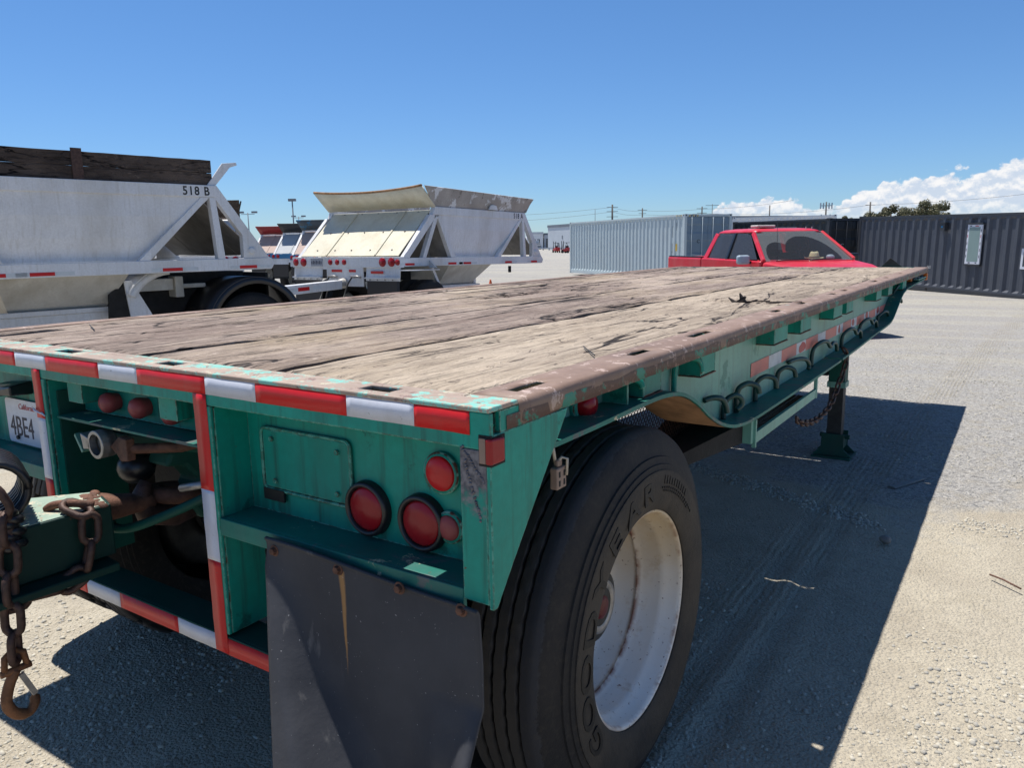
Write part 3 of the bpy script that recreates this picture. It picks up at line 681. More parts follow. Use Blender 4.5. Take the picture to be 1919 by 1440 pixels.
# --- recessed lamp panels with ledge, both sides
def ledge(x0, x1):
    s = MB(); s.box(x0, x1, .0112, .108, .886, .895); s.box(x0, x1, .0, .011, .852, .895); return s.build('lamp_ledge', 'teal_ledge', T, bevel=.002)
box('lamp_panel', 'teal', T, -.802, -.071, .100, .108, .896, 1.165)
box('lamp_panel', 'teal', T, -2.37, -1.643, .100, .108, .896, 1.165)
ledge(-.802, -.071); ledge(-2.37, -1.643)
# cover plate with raised border on the right panel
s = MB(); x0, x1, z0, z1 = -.742, -.452, .960, 1.105
s.box(x0, x1, .094, .0998, z0, z1); o = s.build('cover_plate', 'teal', T, bevel=.003)
def rrect(x0, x1, z0, z1, r, y, n=5):
    p = []
    for cx_, cz_, a in ((x1-r, z1-r, 0), (x0+r, z1-r, 90), (x0+r, z0+r, 180), (x1-r, z0+r, 270)):
        for k in range(n+1): an = R(a+90*k/n); p.append((cx_+r*math.cos(an), y, cz_+r*math.sin(an)))
    return p
MB().tube(rrect(x0-.004, x1+.004, z0-.004, z1+.004, .018, .094), .0042, 6, closed=True).build('cover_bead', 'teal', T, smooth=True)
for bx, bz in ((x0+.035, z1-.022), (x1-.035, z1-.025), (x0+.04, z0+.02), (x1-.04, z0+.022)):
    MB().disc((bx, .094, bz), .0065, -.006, 'y', 6).build('bolt', 'teal', T)
s = MB(); s.box(x0-.002, x0+.07, .088, .0938, z0-.03, z0-.002); s.build('rubber_scrap', 'black_plastic', T)
# lamps
def lamp(x, z, r, mat, y=.0995, bez=True, rb=.014):
    if bez:
        s = MB(); s.lathe([(0, r+rb), (-.016, r+rb*.9), (-.022, r+rb*.45), (-.017, r+.001), (-.008, r)], (x, y, z), 'y', 40)
        s.f = [f[::-1] for f in s.f]
        g = s.build('lamp_grommet', 'black_plastic', T, smooth=True)
    else:
        s = MB(); s.lathe([(0, r+.008), (-.010, r+.007), (-.012, r)], (x, y, z), 'y', 40); s.f = [f[::-1] for f in s.f]
        g = s.build('lamp_ring', 'teal', T, smooth=True)
    s = MB(); pr = [(-.004, r+.001), (-.013, r*.985), (-.0165, r*.9), (-.021, r*.5), (-.0225, .0001)]
    s.lathe(pr, (x, y, z), 'y', 40); s.f = [f[::-1] for f in s.f]
    l = s.build('lens', mat, g, smooth=True)
lamp(-.400, .965, .049, 'lens'); lamp(-.245, .962, .049, 'lens')
lamp(-.190, 1.078, .037, 'lens_bright', bez=False); lamp(-.172, .966, .027, 'lens_faded', y=.0995, bez=False)
lamp(-2.21, .962, .049, 'lens'); 
# licence plate, with the lettering that can be read
s = MB(); px0, px1, pz0, pz1 = -2.055, -1.752, .905, 1.055
s.prism([(p[0], p[2]) for p in rrect(px0, px1, pz0, pz1, .014, 0, 4)], 'y', .090, .0935)
pl = s.build('licence_plate', 'plate', T)
def on_plate(tx, tz, sxs): return lambda x, y, z: (tx+x*sxs, .0897-z, tz+y)
put_text('4BE4', .098, 'ink', pl, lambda x, y, z: (-2.035+x*.78, .0893-z, .930+y), .0006, 1.0)
put_text('California P', .026, 'ink_red', pl, lambda x, y, z: (-1.965+x*1.05+y*.25, .0893-z, 1.024+y), .0004)
for o_ in pl.children: o_.location = (0, 0, 0)
for bx in (-1.985, -1.80): MB().disc((bx, .0885, .925), .007, -.006, 'y', 8).build('plate_bolt', 'dark_steel', T)
s = MB(); s.hexa([(-2.05, .02, 1.075), (-1.87, .03, 1.085), (-1.87, .10, 1.08), (-2.05, .10, 1.07), (-2.04, .03, 1.10), (-1.87, .03, 1.115), (-1.87, .10, 1.125), (-2.03, .10, 1.11)])
s.box(-2.08, -2.03, .035, .095, 1.062, 1.085); s.disc((-2.055, .05, 1.05), .022, .02, 'z', 12)
s.build('plate_light', 'black_plastic', T, bevel=.006)
# --- middle bay: clearance lamps behind, little shelf
box('middle_panel', 'teal', T, -1.569, -.866, .105, .112, 1.06, 1.165)
box('middle_shelf', 'teal_ledge', T, -1.569, -.874, .02, .104, 1.052, 1.058)
for x0 in (-1.51, -1.06): box('frame_gusset', 'teal', T, x0, x0+.075, .031, .104, 1.105, 1.165)
for x0 in (-1.385, -1.235, -1.085):
    s = MB(); s.lathe([(0, .024), (-.02, .029), (-.03, .030), (-.042, .026), (-.050, .014), (-.052, .0001)], (x0, .1045, 1.105), 'y', 20); s.f = [f[::-1] for f in s.f]
    s.build('clearance_lamp', 'lens_faded', T, smooth=True)
# --- right corner: post, side gusset, wrap-round marker lamp
s = MB(); s.box(-.0705, -.0108, .0, .010, .875, 1.1695); s.box(-.0705, -.0628, .0102, .0995, .897, 1.165); s.build('corner_post', 'teal_weld', T, bevel=.002)
s = MB(); s.prism([(-.0006, 1.1695), (.0105, 1.1695), (.0105, 1.199), (.275, 1.199), (.268, 1.185), (.06, .93), (.012, .868), (-.0006, .868)], 'x', -.0106, -.0005)
o = s.build('corner_gusset', 'teal', T, bevel=.0015)
box('corner_closure', 'teal', T, -.0122, -.0007, .0305, .0932, 1.1995, H-.0108)
s = MB()
for k in range(60):
    t = k/60; x = (-.066+.050*t if k % 2 else -.060+.036*t)+rng.normal(0, .0012); z = (1.172-.060*t if k % 2 else 1.150-.115*t)+rng.normal(0, .0015)
    s.lathe([(0, .0030), (-.002, .0022), (-.0028, .0001)], (x, -.0004, z), 'y', 6)
s.build('weld_beads', 'weld', T, smooth=True)
s = MB(); s.box(-.026, .0012, -.0016, .004, 1.142, 1.199); s.box(-.006, .0014, .0042, .042, 1.142, 1.196); s.build('marker_housing', 'dark', T)
s = MB(); s.box(-.022, -.0085, -.006, -.0018, 1.148, 1.194); s.build('marker_lens_clear', 'socket', T)
s = MB(); s.hexa([(-.008, -.009, 1.147), (.006, -.007, 1.147), (.010, .030, 1.149), (.0016, .034, 1.149), (-.008, -.009, 1.195), (.006, -.007, 1.195), (.010, .030, 1.193), (.0016, .034, 1.193)]); s.build('marker_lens', 'lens', T, bevel=.004, bseg=3)
# --- bottom bar
s = MB(); s.box(-1.70, -.55, 0, .009, .535, .583); s.box(-1.70, -.55, .0092, .098, .576, .5828); s.build('bumper_bar', 'teal_dark', T, bevel=.002)
xr = -1.70
for k, (mt, xe) in enumerate([('tape_red', -1.47), ('tape_white', -1.295), ('tape_red', -1.02), ('tape_white', -.85), ('tape_red', -.56)]):
    wavy_strip(xr, xe, .536, .580, 0, 'reflective_tape', mt, seed=20+k); xr = xe

# --- right side rail, built in short lengths with stake slots
SLY = [(.155, .235), (.745, .815), (1.165, 1.245), (2.04, 2.12), (2.45, 2.54), (3.10, 3.19), (3.42, 3.52), (4.40, 4.50), (4.90, 5.0), (5.64, 5.74)]
def rail_side(sgn, xo):
    """sgn=+1: right side, xo = outer x"""
    ys = list(np.arange(.0935, L1, .06))+[L1]
    prof = [(-.110, 0), (-.074, 0), (-.044, 0), (-.012, -.0008), (-.0045, -.0035), (-.001, -.009), (0, -.016), (0, -.044), (-.004, -.046)]
    vs_ = []; fs = []
    for j, y in enumerate(ys):
        dent = .0035*mn.noise(Vector((y*5, sgn, 0)))+.002*mn.noise(Vector((y*17, sgn, 1)))
        dz = .003*mn.noise(Vector((y*3.1, sgn, 7)))
        if abs(y-3.95) < .04: dent -= .006
        for i, (dx, dzp) in enumerate(prof):
            k = min(1, max(0, (i-1)/4))
            vs_.append((xo+sgn*(dx+dent*k), y, H-.0005+dzp+dz*k+(dent*.6 if i > 6 else 0)))
    w = len(prof)
    def inslot(ya, yb): return any(ya < b-.008 and yb > a+.008 for a, b in SLY)
    for j in range(len(ys)-1):
        for i in range(w-1):
            if i == 1 and inslot(ys[j], ys[j+1]): continue
            f = (j*w+i, j*w+i+1, (j+1)*w+i+1, (j+1)*w+i); fs.append(f if sgn > 0 else f[::-1])
    return vs_, fs
for sgn, xo in ((1, 0.0), (-1, -2.44)):
    v_, f_ = rail_side(sgn, xo)
    me = MB().add(v_, f_); o = me.build('side_rail', 'rail', T, smooth=True)
    md = o.modifiers.new('thick', 'SOLIDIFY'); md.thickness = .007; md.offset = -1
    # paint still on the vertical lip
    s = MB(); n = 110
    vs_ = []
    for j in range(n+1):
        y = .05+(L1-.06)*j/n; dent = .0035*mn.noise(Vector((y*5, sgn, 0)))+.002*mn.noise(Vector((y*17, sgn, 1))) if j else 0
        zt = H-.020+.010*mn.noise(Vector((y*9, 3, sgn)))
        vs_ += [(xo+sgn*(dent+.0004), y, zt-.003), (xo+sgn*(dent+.0007), y, H-.0495+.002*mn.noise(Vector((y*15, 1, 1)))), (xo+sgn*(dent-.010), y, H-.050)]
    f2 = []
    for j in range(n):
        for i in range(2):
            q = (3*j+i, 3*j+i+1, 3*j+i+4, 3*j+i+3); f2.append(q if sgn > 0 else q[::-1])
    s.add(vs_, f2).build('rail_lip', 'rail_lip', T, smooth=True)

# --- side beam: web, flange
FL = [(.11, 1.133), (.27, 1.133), (.45, 1.133), (.66, 1.136), (.80, 1.134), (.91, 1.122), (.99, 1.100), (1.08, 1.060), (1.17, 1.010), (1.28, .962), (1.39, .930), (1.50, .912), (1.66, .902), (2.0, .900), (2.6, .900), (3.20, .902)]
FL2 = [(3.24, .905), (3.6, .910), (4.26, .925), (4.82, .935), (5.00, .950), (5.15, .99), (5.42, 1.085), (5.60, 1.12), (5.9, 1.135), (7.0, 1.155)]
def smoothed(P, n=6):
    out = []
    for i in range(len(P)-1):
        p0 = P[max(i-1, 0)]; p1 = P[i]; p2 = P[i+1]; p3 = P[min(i+2, len(P)-1)]
        for k in range(n):
            t = k/n; out.append(tuple(.5*((2*p1[c])+(-p0[c]+p2[c])*t+(2*p0[c]-5*p1[c]+4*p2[c]-p3[c])*t*t+(-p0[c]+3*p1[c]-3*p2[c]+p3[c])*t**3) for c in (0, 1)))
    out.append(P[-1]); return out
def side_beam(sgn, xo):
    X = lambda d: xo+sgn*d
    A = smoothed(FL); B = smoothed(FL2)
    s = MB(); allp = A+B
    vs_ = []; fs = []
    for (y, z) in allp:
        for x in (X(-.100), X(-.108)): vs_ += [(x, y, z+.0005), (x, y, 1.2035)]
    n = len(allp)
    for i in range(n-1):
        a = 4*i; b = 4*(i+1)
        q = [(a, b, b+1, a+1), (a+2, a+3, b+3, b+2)]
        fs += q if sgn > 0 else [t[::-1] for t in q]
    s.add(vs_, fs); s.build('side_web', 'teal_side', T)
    for P in (A, B):
        s = MB(); vs_ = []; fs = []
        for (y, z) in P: vs_ += [(X(-.21), y, z-.011), (X(-.008), y, z-.011), (X(-.008), y, z), (X(-.21), y, z)]
        for i in range(len(P)-1):
            a = 4*i; b = a+4
            for k in range(4): q = (a+k, a+(k+1) % 4, b+(k+1) % 4, b+k); fs.append(q[::-1] if sgn > 0 else q)
        fs += [(0, 1, 2, 3), (b, b+3, b+2, b+1)]
        s.add(vs_, fs); s.build('bottom_flange', 'teal_ledge', T, smooth=False)
    s = MB(); vs_ = []; fs = []
    Q = [p for p in A if .88 < p[0] < 1.42]
    for (y, z) in Q: vs_ += [(X(-.205), y, z-.0125), (X(-.014), y, z-.0125)]
    for i in range(len(Q)-1): q = (2*i, 2*i+1, 2*i+3, 2*i+2); fs.append(q[::-1] if sgn > 0 else q)
    s.add(vs_, fs).build('rusty_flange_underside', 'rust_lt', T, smooth=True)
side_beam(1, 0.0); side_beam(-1, -2.44)
# side tape
ty = [1.89, 2.14, 2.34, 2.60, 2.78, 3.04, 3.22, 3.50, 3.68, 3.93, 4.11, 4.37, 4.55, 4.82, 5.0, 5.28, 5.42]
for k in range(len(ty)-1):
    mt = 'tape_salmon' if k % 2 == 0 else 'tape_oldwhite'
    s = MB(); z = 1.03-.006*(ty[k]-1.89)
    s.box(-.0985, -.0978, ty[k]+.001, ty[k+1]-.001, z-.027, z+.027); tp = s.build('reflective_tape', mt, T)
    if k in (4, 8, 10, 12, 14):
        pass
for (ya, yb) in ((2.64, 2.78), (3.95, 4.03), (4.42, 4.52), (4.86, 4.97), (3.55, 3.6)):
    pts = []
    for k in range(12):
        a = 2*math.pi*k/12; r = .9+.35*rng.random(); pts.append(((ya+yb)/2+(yb-ya)/2*r*math.cos(a), 1.022+.022*r*math.sin(a)))
    MB().prism(pts, 'x', -.0977, -.0972).build('tape_patch', 'tape_oldred', T)
# stake pockets under the rail
def pocket(y0, y1, zb, sgn=1, xo=0.0, mat='teal', ragged=False):
    X = lambda d: xo+sgn*d
    s = MB()
    s.box(X(-.100), X(-.030), y0, y0+.007, zb, 1.2415); s.box(X(-.100), X(-.030), y1-.007, y1, zb, 1.2415)
    s.box(X(-.037), X(-.030), y0+.0071, y1-.0071, zb+.002, 1.2405)
    o = s.build('stake_pocket', mat, T, bevel=.0015)
    box('pocket_bottom_light_stop', 'rust', T, X(-.101), X(-.028), y0-.002, y1+.002, zb-.004, zb-.0005)  # plate added to close the pocket against sun leaking through its slot
for (a, b) in [(.72, .84), (1.140, 1.270), (1.95, 2.15), (2.37, 2.56), (3.05, 3.26), (3.38, 3.56), (4.36, 4.56), (4.86, 5.05), (5.60, 5.80)]:
    pocket(a, b, 1.128 if a > .9 else 1.138); 
for (a, b) in [(.72, .84), (1.140, 1.270), (1.95, 2.15), (2.37, 2.56), (3.05, 3.26), (3.38, 3.56), (4.36, 4.56), (4.86, 5.05), (5.60, 5.80)]:
    pocket(a, b, 1.128 if a > .9 else 1.138, -1, -2.44)
for xx in (-.101, -2.44+.012): box('pocket_bottom_light_stop', 'teal', T, xx, xx+.089, .13, .262, 1.176, 1.18)  # hidden plate added under the open end slot to stop a light leak
# rope hooks: bent rods welded to the web
def hook(pts, mat='hook', r=.0100, name='rope_hook'):
    P = [Vector(p) for p in pts]; q = []
    for i in range(len(P)-1):
        p0 = P[max(i-1, 0)]; p1 = P[i]; p2 = P[i+1]; p3 = P[min(i+2, len(P)-1)]
        for k in range(5):
            t = k/5; q.append(.5*((2*p1)+(-p0+p2)*t+(2*p0-5*p1+4*p2-p3)*t*t+(-p0+3*p1-3*p2+p3)*t**3))
    q.append(P[-1]); return MB().tube(q, r, 8).build(name, mat, T, smooth=True)
def jhook(y, zb, zt, w, drop, mat='hook', x0=-.088, x1=-.036, r=.0100):
    hook([(x0, y, zb), (x0, y, (zb+zt)/2), (x0+.004, y+w*.04, zt-.018), (x0+.018, y+w*.22, zt-.002), (x0+.032, y+w*.55, zt), (x1, y+w*.9, zt-.014), (x1+.006, y+w, zt-drop)], mat, r)
jhook(2.245, .903, .990, .075, .045)
jhook(.655, 1.137, 1.195, .06, .030, 'teal', r=.009); jhook(1.075, 1.075, 1.188, .075, .050, 'teal', r=.009)
hook([(-.095, 1.36, 1.008), (-.075, 1.39, 1.014), (-.055, 1.425, 1.005), (-.048, 1.445, .975), (-.046, 1.45, .955)])
hook([(-.088, 1.545, .907), (-.088, 1.545, .95), (-.08, 1.55, .978), (-.06, 1.575, .992), (-.045, 1.60, .978), (-.043, 1.605, .955), (-.055, 1.585, .938)])
jhook(1.69, .905, 1.008, .085, .040, r=.0105); jhook(1.93, .903, .998, .085, .05)
hook([(-.088, 2.42, .99), (-.07, 2.50, .995), (-.05, 2.58, .985), (-.045, 2.63, .955), (-.045, 2.62, .935)])
def double_hook(y, zb, zt, w):
    hook([(-.088, y, zb), (-.088, y, (zb+zt)/2), (-.08, y+.03*w, zt-.02), (-.06, y+.2*w, zt), (-.05, y+.38*w, zt-.010), (-.05, y+.55*w, zt-.042), (-.05, y+.70*w, zt-.030), (-.05, y+.90*w, zt-.045), (-.05, y+.97*w, zt-.085)])
double_hook(2.88, .905, 1.022, .42); double_hook(3.62, .912, 1.012, .40); double_hook(4.18, .925, 1.018, .42); double_hook(4.88, .945, 1.008, .38)
hook([(-.08, 5.30, 1.00), (-.06, 5.36, 1.055), (-.05, 5.5, 1.07), (-.045, 5.66, 1.05), (-.045, 5.72, 1.02)])
hook([(-.08, 5.48, 1.09), (-.06, 5.52, 1.15), (-.05, 5.70, 1.165), (-.045, 5.85, 1.14), (-.045, 5.9, 1.10)])
# side marker on the web, tyre arch lamp
s = MB(); s.lathe([(.0, .046), (.012, .046), (.016, .040), (.014, .032)], (-.0995, .505, 1.170-.015), 'x', 30); s.build('side_lamp_ring', 'teal', T, smooth=True)
s = MB(); s.lathe([(.010, .033), (.030, .031), (.040, .022), (.044, .0001)], (-.0995, .505, 1.155), 'x', 28); s.build('side_lamp', 'lens', T, smooth=True)
# vertical weld strip beside the lamp
box('web_stiffener', 'teal', T, -.0995, -.030, .625, .632, 1.137, 1.198)
# front corner lamps, end bracket and bulkhead end
box('front_crossmember', 'teal', T, -2.33, -.112, 6.995, 7.035, 1.13, H-.003)
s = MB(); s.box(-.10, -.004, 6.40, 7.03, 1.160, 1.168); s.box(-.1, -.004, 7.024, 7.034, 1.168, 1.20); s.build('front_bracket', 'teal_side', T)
s = MB(); s.box(-.03, .004, 6.96, 7.02, 1.135, 1.198); s.build('front_marker', 'amber', T, bevel=.006)
s = MB(); s.box(-.09, -.05, 6.30, 6.36, 1.15, 1.197); s.build('front_marker', 'amber', T, bevel=.005)
hook([(-.05, 6.36, 1.16), (-.03, 6.5, 1.185), (-.02, 6.75, 1.16), (-.03, 6.95, 1.18)], 'black_plastic', .004, 'lamp_wire')
s = MB(); s.prism([(-.40, H+.001), (-.325, H+.082), (-.315, H+.082), (-.21, H+.001)], 'y', 7.02, 7.034); s.build('placard_bracket', 'dark_steel', T, bevel=.003)
# --- underbody
for x0 in (-1.98, -.56): box('main_beam', 'dark', T, x0-.05, x0+.05, .32, 6.9, .93, 1.14)
for k, y in enumerate(np.arange(.5, 6.9, .42)): box('cross_member', 'dark', T, -2.33, -.211, y, y+.05, 1.142, 1.205)
box('rear_cross_member', 'dark', T, -1.569, -.874, .30, .36, .74, 1.04)
box('axle', 'dark', T, -2.10, -.34, .69, .79, .46, .58)
for x0 in (-1.92, -.62):
    box('spring_hanger', 'dark', T, x0-.035, x0+.035, .38, .46, .66, .93); 
    MB().prism([(.42, .70), (.74, .60), (1.10, .72), (1.10, .76), (.74, .68), (.42, .74)], 'x', x0-.04, x0+.04).build('leaf_spring', 'dark', T)
    box('spring_hanger', 'dark', T, x0-.035, x0+.035, 1.06, 1.12, .70, .93)
# expanded metal tool basket under the right side
s = MB()
def mesh_panel(x, ya, yb, za, zb, st=.022, r=.0016):
    ny = int((yb-ya)/st); nz = int((zb-za)/(st*.55))
    for j in range(nz+1):
        z = za+(zb-za)*j/nz; pts = []
        for i in range(ny*2+1): pts.append((x, ya+(yb-ya)*i/(2*ny), z+(.5 if (i+j) % 2 else -.5)*st*.5))
        s.tube(pts, r, 3, caps=False)
mesh_panel(-.22, .93, 1.62, .815, 1.12)
s.build('expanded_metal_screen', 'rust_chain', T)
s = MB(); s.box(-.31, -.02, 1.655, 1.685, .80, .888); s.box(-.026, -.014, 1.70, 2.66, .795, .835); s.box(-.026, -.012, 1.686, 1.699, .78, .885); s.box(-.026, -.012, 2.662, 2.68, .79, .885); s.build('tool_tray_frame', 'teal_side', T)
s = MB()
for k in range(40):
    y = 1.70+k*.024; s.tube([(-.03, y, .800), (-.32, y+.03, .800)], .0025, 4)
    if k % 2 == 0: s.tube([(-.32, y, .80), (-.32, y+.03, .885)], .0025, 4)
for k in range(10): s.tube([(-.03-.03*k, 1.70, .803), (-.03-.03*k, 2.66, .803)], .0025, 4)
s.build('tray_grating', 'dark_steel', T)
MB().hexa([(-.24, .95, .795), (-.19, .95, .795), (-.05, 1.66, .80), (-.33, 1.66, .80), (-.24, .95, .82), (-.19, .95, .82), (-.05, 1.66, .875), (-.33, 1.66, .875)]).build('tray_end_beam', 'dark', T)
# --- landing leg (right) and its pair
def landing_leg(x, y):
    s = MB(); s.box(x-.055, x+.055, y-.055, y+.055, .50, .93); a = s.build('landing_leg', 'teal_dark', T, bevel=.004)
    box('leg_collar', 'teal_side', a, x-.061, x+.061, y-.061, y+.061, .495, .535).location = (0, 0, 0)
    s = MB(); s.box(x-.048, x+.048, y-.048, y+.048, .14, .495); o = s.build('inner_leg', 'dark_steel', a, bevel=.003); o.location = (0, 0, 0)
    s = MB(); s.prism([(x-.075, .165), (x+.075, .165), (x+.075, .06), (x+.13, .008), (x-.13, .008), (x-.075, .06)], 'y', y-.085, y-.075)
    s.prism([(x-.075, .165), (x+.075, .165), (x+.075, .06), (x+.13, .008), (x-.13, .008), (x-.075, .06)], 'y', y+.075, y+.085)
    s.box(x-.13, x+.13, y-.13, y+.13, -.004, .008); s.box(x-.070, x+.070, y-.0749, y+.0749, .06, .13)
    s.lathe([(-.10, .0001), (-.10, .016), (.10, .016), (.10, .0001)], (x, y, .135), 'x', 10)
    o = s.build('foot', 'teal_dark', a, bevel=.002); o.location = (0, 0, 0)
landing_leg(-.285, 4.66); landing_leg(-2.15, 4.66)
box('leg_cross_shaft', 'dark', T, -2.10, -.345, 4.64, 4.68, .60, .64)
box('leg_side_arm', 'dark', T, -.50, -.345, 4.60, 4.72, .575, .665)
# --- wheels
def tyre_profile(r, w, blocks=False):
    """outer sidewall at axial 0, inner at -w; returns list of (axial, radius, tag)"""
    P = [(-.036, .2965, 's'), (-.016, .2985, 's'), (-.011, .305, 's'), (-.007, .322, 's'), (-.002, .340, 's'), (.0, .365, 's'), (.001, .392, 's'), (-.001, .410, 's'), (-.004, .4105, 's'), (-.006, .425, 's'), (-.010, .4265, 's'), (-.014, .445, 's'), (-.019, .4465, 's'), (-.026, .470, 's'), (-.034, .490, 's'), (-.040, .503, 'e'), (-.046, .5115, 'e'), (-.054, r-.004, 't')]
    x = -.058; P.append((x, r-.001, 't'))
    tread = w-.116; ribs = 5; gw = .0095; rw = (tread-gw*(ribs-1))/ribs
    for k in range(ribs):
        P.append((x-rw*.5, r, 't')); x -= rw; P.append((x+.0015, r, 't'))
        if k < ribs-1:
            P.append((x-.0002, r-.003, 'g%d' % k)); P.append((x-.002, r-.013, 'g%d' % k)); x -= gw; P.append((x+.002, r-.013, 'g%d' % k)); P.append((x+.0002, r-.003, 'g%d' % k)); P.append((x-.0015, r, 't'))
    P.append((-w+.054, r-.004, 't'))
    inner = [(-w-a, q, t) for (a, q, t) in reversed(P[:17])]
    return P+inner
def make_tyre(name, parent, mat, r=.52, w=.285, blocks=False, n=240):
    P = tyre_profile(r, w)
    vs_ = []; fs = []; m_ = len(P)
    for i in range(n):
        an = 2*math.pi*i/n
        zig = .0021*math.sin(an*64)
        rn = .0012*mn.noise(Vector((math.cos(an)*6, math.sin(an)*6, 1)))
        sip = (i % 4 == 0)
        for j, (a, q, t) in enumerate(P):
            da = 0; dr = rn if t != 's' else 0
            if t[0] == 'g': da = zig*(1 if int(t[1:]) % 2 else -1)
            if t == 't' and .09 < -a < w-.09 and sip: dr -= .0016
            if t == 't' and not .09 < -a < w-.09: dr += .0015*mn.noise(Vector((an*26, a*20, 2)))
            if blocks and t in ('t', 'e'):
                ph = int(i/3+(0 if -a < w/2 else 2)) % 4
                if ph == 0 and abs(a+w/2) > .012: dr -= .013
            rr = q+dr; vs_.append((a+da, rr*math.cos(an), rr*math.sin(an)))
    for i in range(n):
        i2 = (i+1) % n
        for j in range(m_-1): fs.append((i*m_+j, i*m_+j+1, i2*m_+j+1, i2*m_+j))
    o = MB().add(vs_, fs).build(name, mat, parent, smooth=True); o.location = (0, 0, 0)
    md = o.modifiers.new('edges', 'EDGE_SPLIT'); md.split_angle = R(38)
    return o
def make_wheel(parent, c, flip=False, blocks=False, hub=True, tmat='rubber', base=None, rimmat='rim'):
    prof = [(-.050, .2905), (-.034, .297), (-.026, .2985), (-.021, .2975), (-.019, .294), (-.023, .288), (-.033, .284), (-.060, .281), (-.068, .270), (-.085, .268), (-.130, .266), (-.140, .258), (-.149, .2535), (-.151, .250), (-.153, .2535), (-.165, .252), (-.215, .246), (-.232, .228), (-.240, .19), (-.236, .15), (-.228, .118), (-.226, .120), (-.232, .116), (-.26, .116)]
    s = MB(); s.lathe(prof, (0, 0, 0), 'x', 96); s.f = [f[::-1] for f in s.f]
    w = s.build('wheel', rimmat, None, smooth=True); w.parent = parent
    b = base or (0, 0, 0); w.location = (c[0]-b[0], c[1]-b[1], c[2]-b[2])
    if flip: w.rotation_euler = (0, 0, math.pi)
    make_tyre('tyre', w, tmat, blocks=blocks)
    if hub:
        s = MB(); s.lathe([(-.26, .108), (-.165, .106), (-.152, .100), (-.145, .084), (-.143, .055), (-.143, .0001)], (0, 0, 0), 'x', 36); s.f = [f[::-1] for f in s.f]
        s.build('hub', 'dark_steel', w, smooth=True, loc=(0, 0, 0))
        s = MB(); s.lathe([(-.1435, .034), (-.138, .032), (-.135, .022), (-.134, .0001)], (0, 0, 0), 'x', 30); s.f = [f[::-1] for f in s.f]
        s.build('hub_centre', 'lens_dark', w, smooth=True, loc=(0, 0, 0))
        s = MB(); s.lathe([(-.142, .076), (-.139, .074), (-.139, .060), (-.1425, .054)], (0, 0, 0), 'x', 36); s.f = [f[::-1] for f in s.f]; s.build('hub_cap_ring', 'steel', w, smooth=True, loc=(0, 0, 0))
        s = MB()
        for k in range(10):
            a = 2*math.pi*k/10; s = MB(); s.lathe([(-.240, .017), (-.214, .017), (-.212, .0001)], (0, .142*math.cos(a), .142*math.sin(a)), 'x', 6); s.f = [f[::-1] for f in s.f]; s.build('wheel_nut', 'rust', w, loc=(0, 0, 0))
    return w
WY, WZ = .740, .520
wh = make_wheel(T, (-.012, WY, WZ), base=TB)
# raised lettering on the sidewall, running clockwise round the rim
def side_letters(word, r0, ang0, ang1, size, mat='letter', extr=.0013, wide=1.6):
    n = len(word)
    for k, ch in enumerate(word):
        a = R(ang0+(ang1-ang0)*k/(n-1)); me = text_mesh(ch, size, extr, bold=size*.02); me.name = 'raised_letter'
        xs_ = [v.co.x for v in me.vertices]; cxx = (min(xs_)+max(xs_))/2; sc = wide
        for v in me.vertices:
            tx = (v.co.x-cxx)*sc; ty_ = v.co.y; rr = r0+ty_; an = a-tx/(r0+size*.35)
            v.co = (.0012+v.co.z-max(0, rr-.392)*.14, rr*math.cos(an), rr*math.sin(an))
        me.materials.clear(); me.materials.append(MT[mat])
        o = bpy.data.objects.new('raised_letter', me); COL.objects.link(o); o.parent = wh
side_letters('GOODYEAR', .334, 211, 91, .078)
s_ = MB()
for (r0, a0, a1, n_, h_, w_) in ((.372, 76, 50, 10, .022, .010), (.360, 78, 38, 17, .006, .006), (.351, 76, 44, 14, .005, .006)):
    for k in range(n_):
        a = R(a0+(a1-a0)*k/(n_-1)); u = Vector((0, math.cos(a), math.sin(a))); t_ = Vector((0, -math.sin(a), math.cos(a))); hh = h_*(.8+.3*rng.random()); ww = w_*(.6+.5*rng.random())
        p = [u*r0-t_*ww/2, u*r0+t_*ww/2, u*(r0+hh)+t_*ww/2, u*(r0+hh)-t_*ww/2]
        s_.hexa([q+Vector((.0006, 0, 0)) for q in p]+[q+Vector((.0026, 0, 0)) for q in p])
s_.build('worn_small_print', 'letter', wh, loc=(0, 0, 0))['kind'] = 'stuff'
make_wheel(T, (-.345, WY, WZ), base=TB, hub=False)
make_wheel(T, (-2.428, WY, WZ), flip=True, base=TB, blocks=True, tmat='rubber')
make_wheel(T, (-2.095, WY, WZ), flip=True, base=TB, blocks=True, hub=False, tmat='rubber', rimmat='dark_steel')
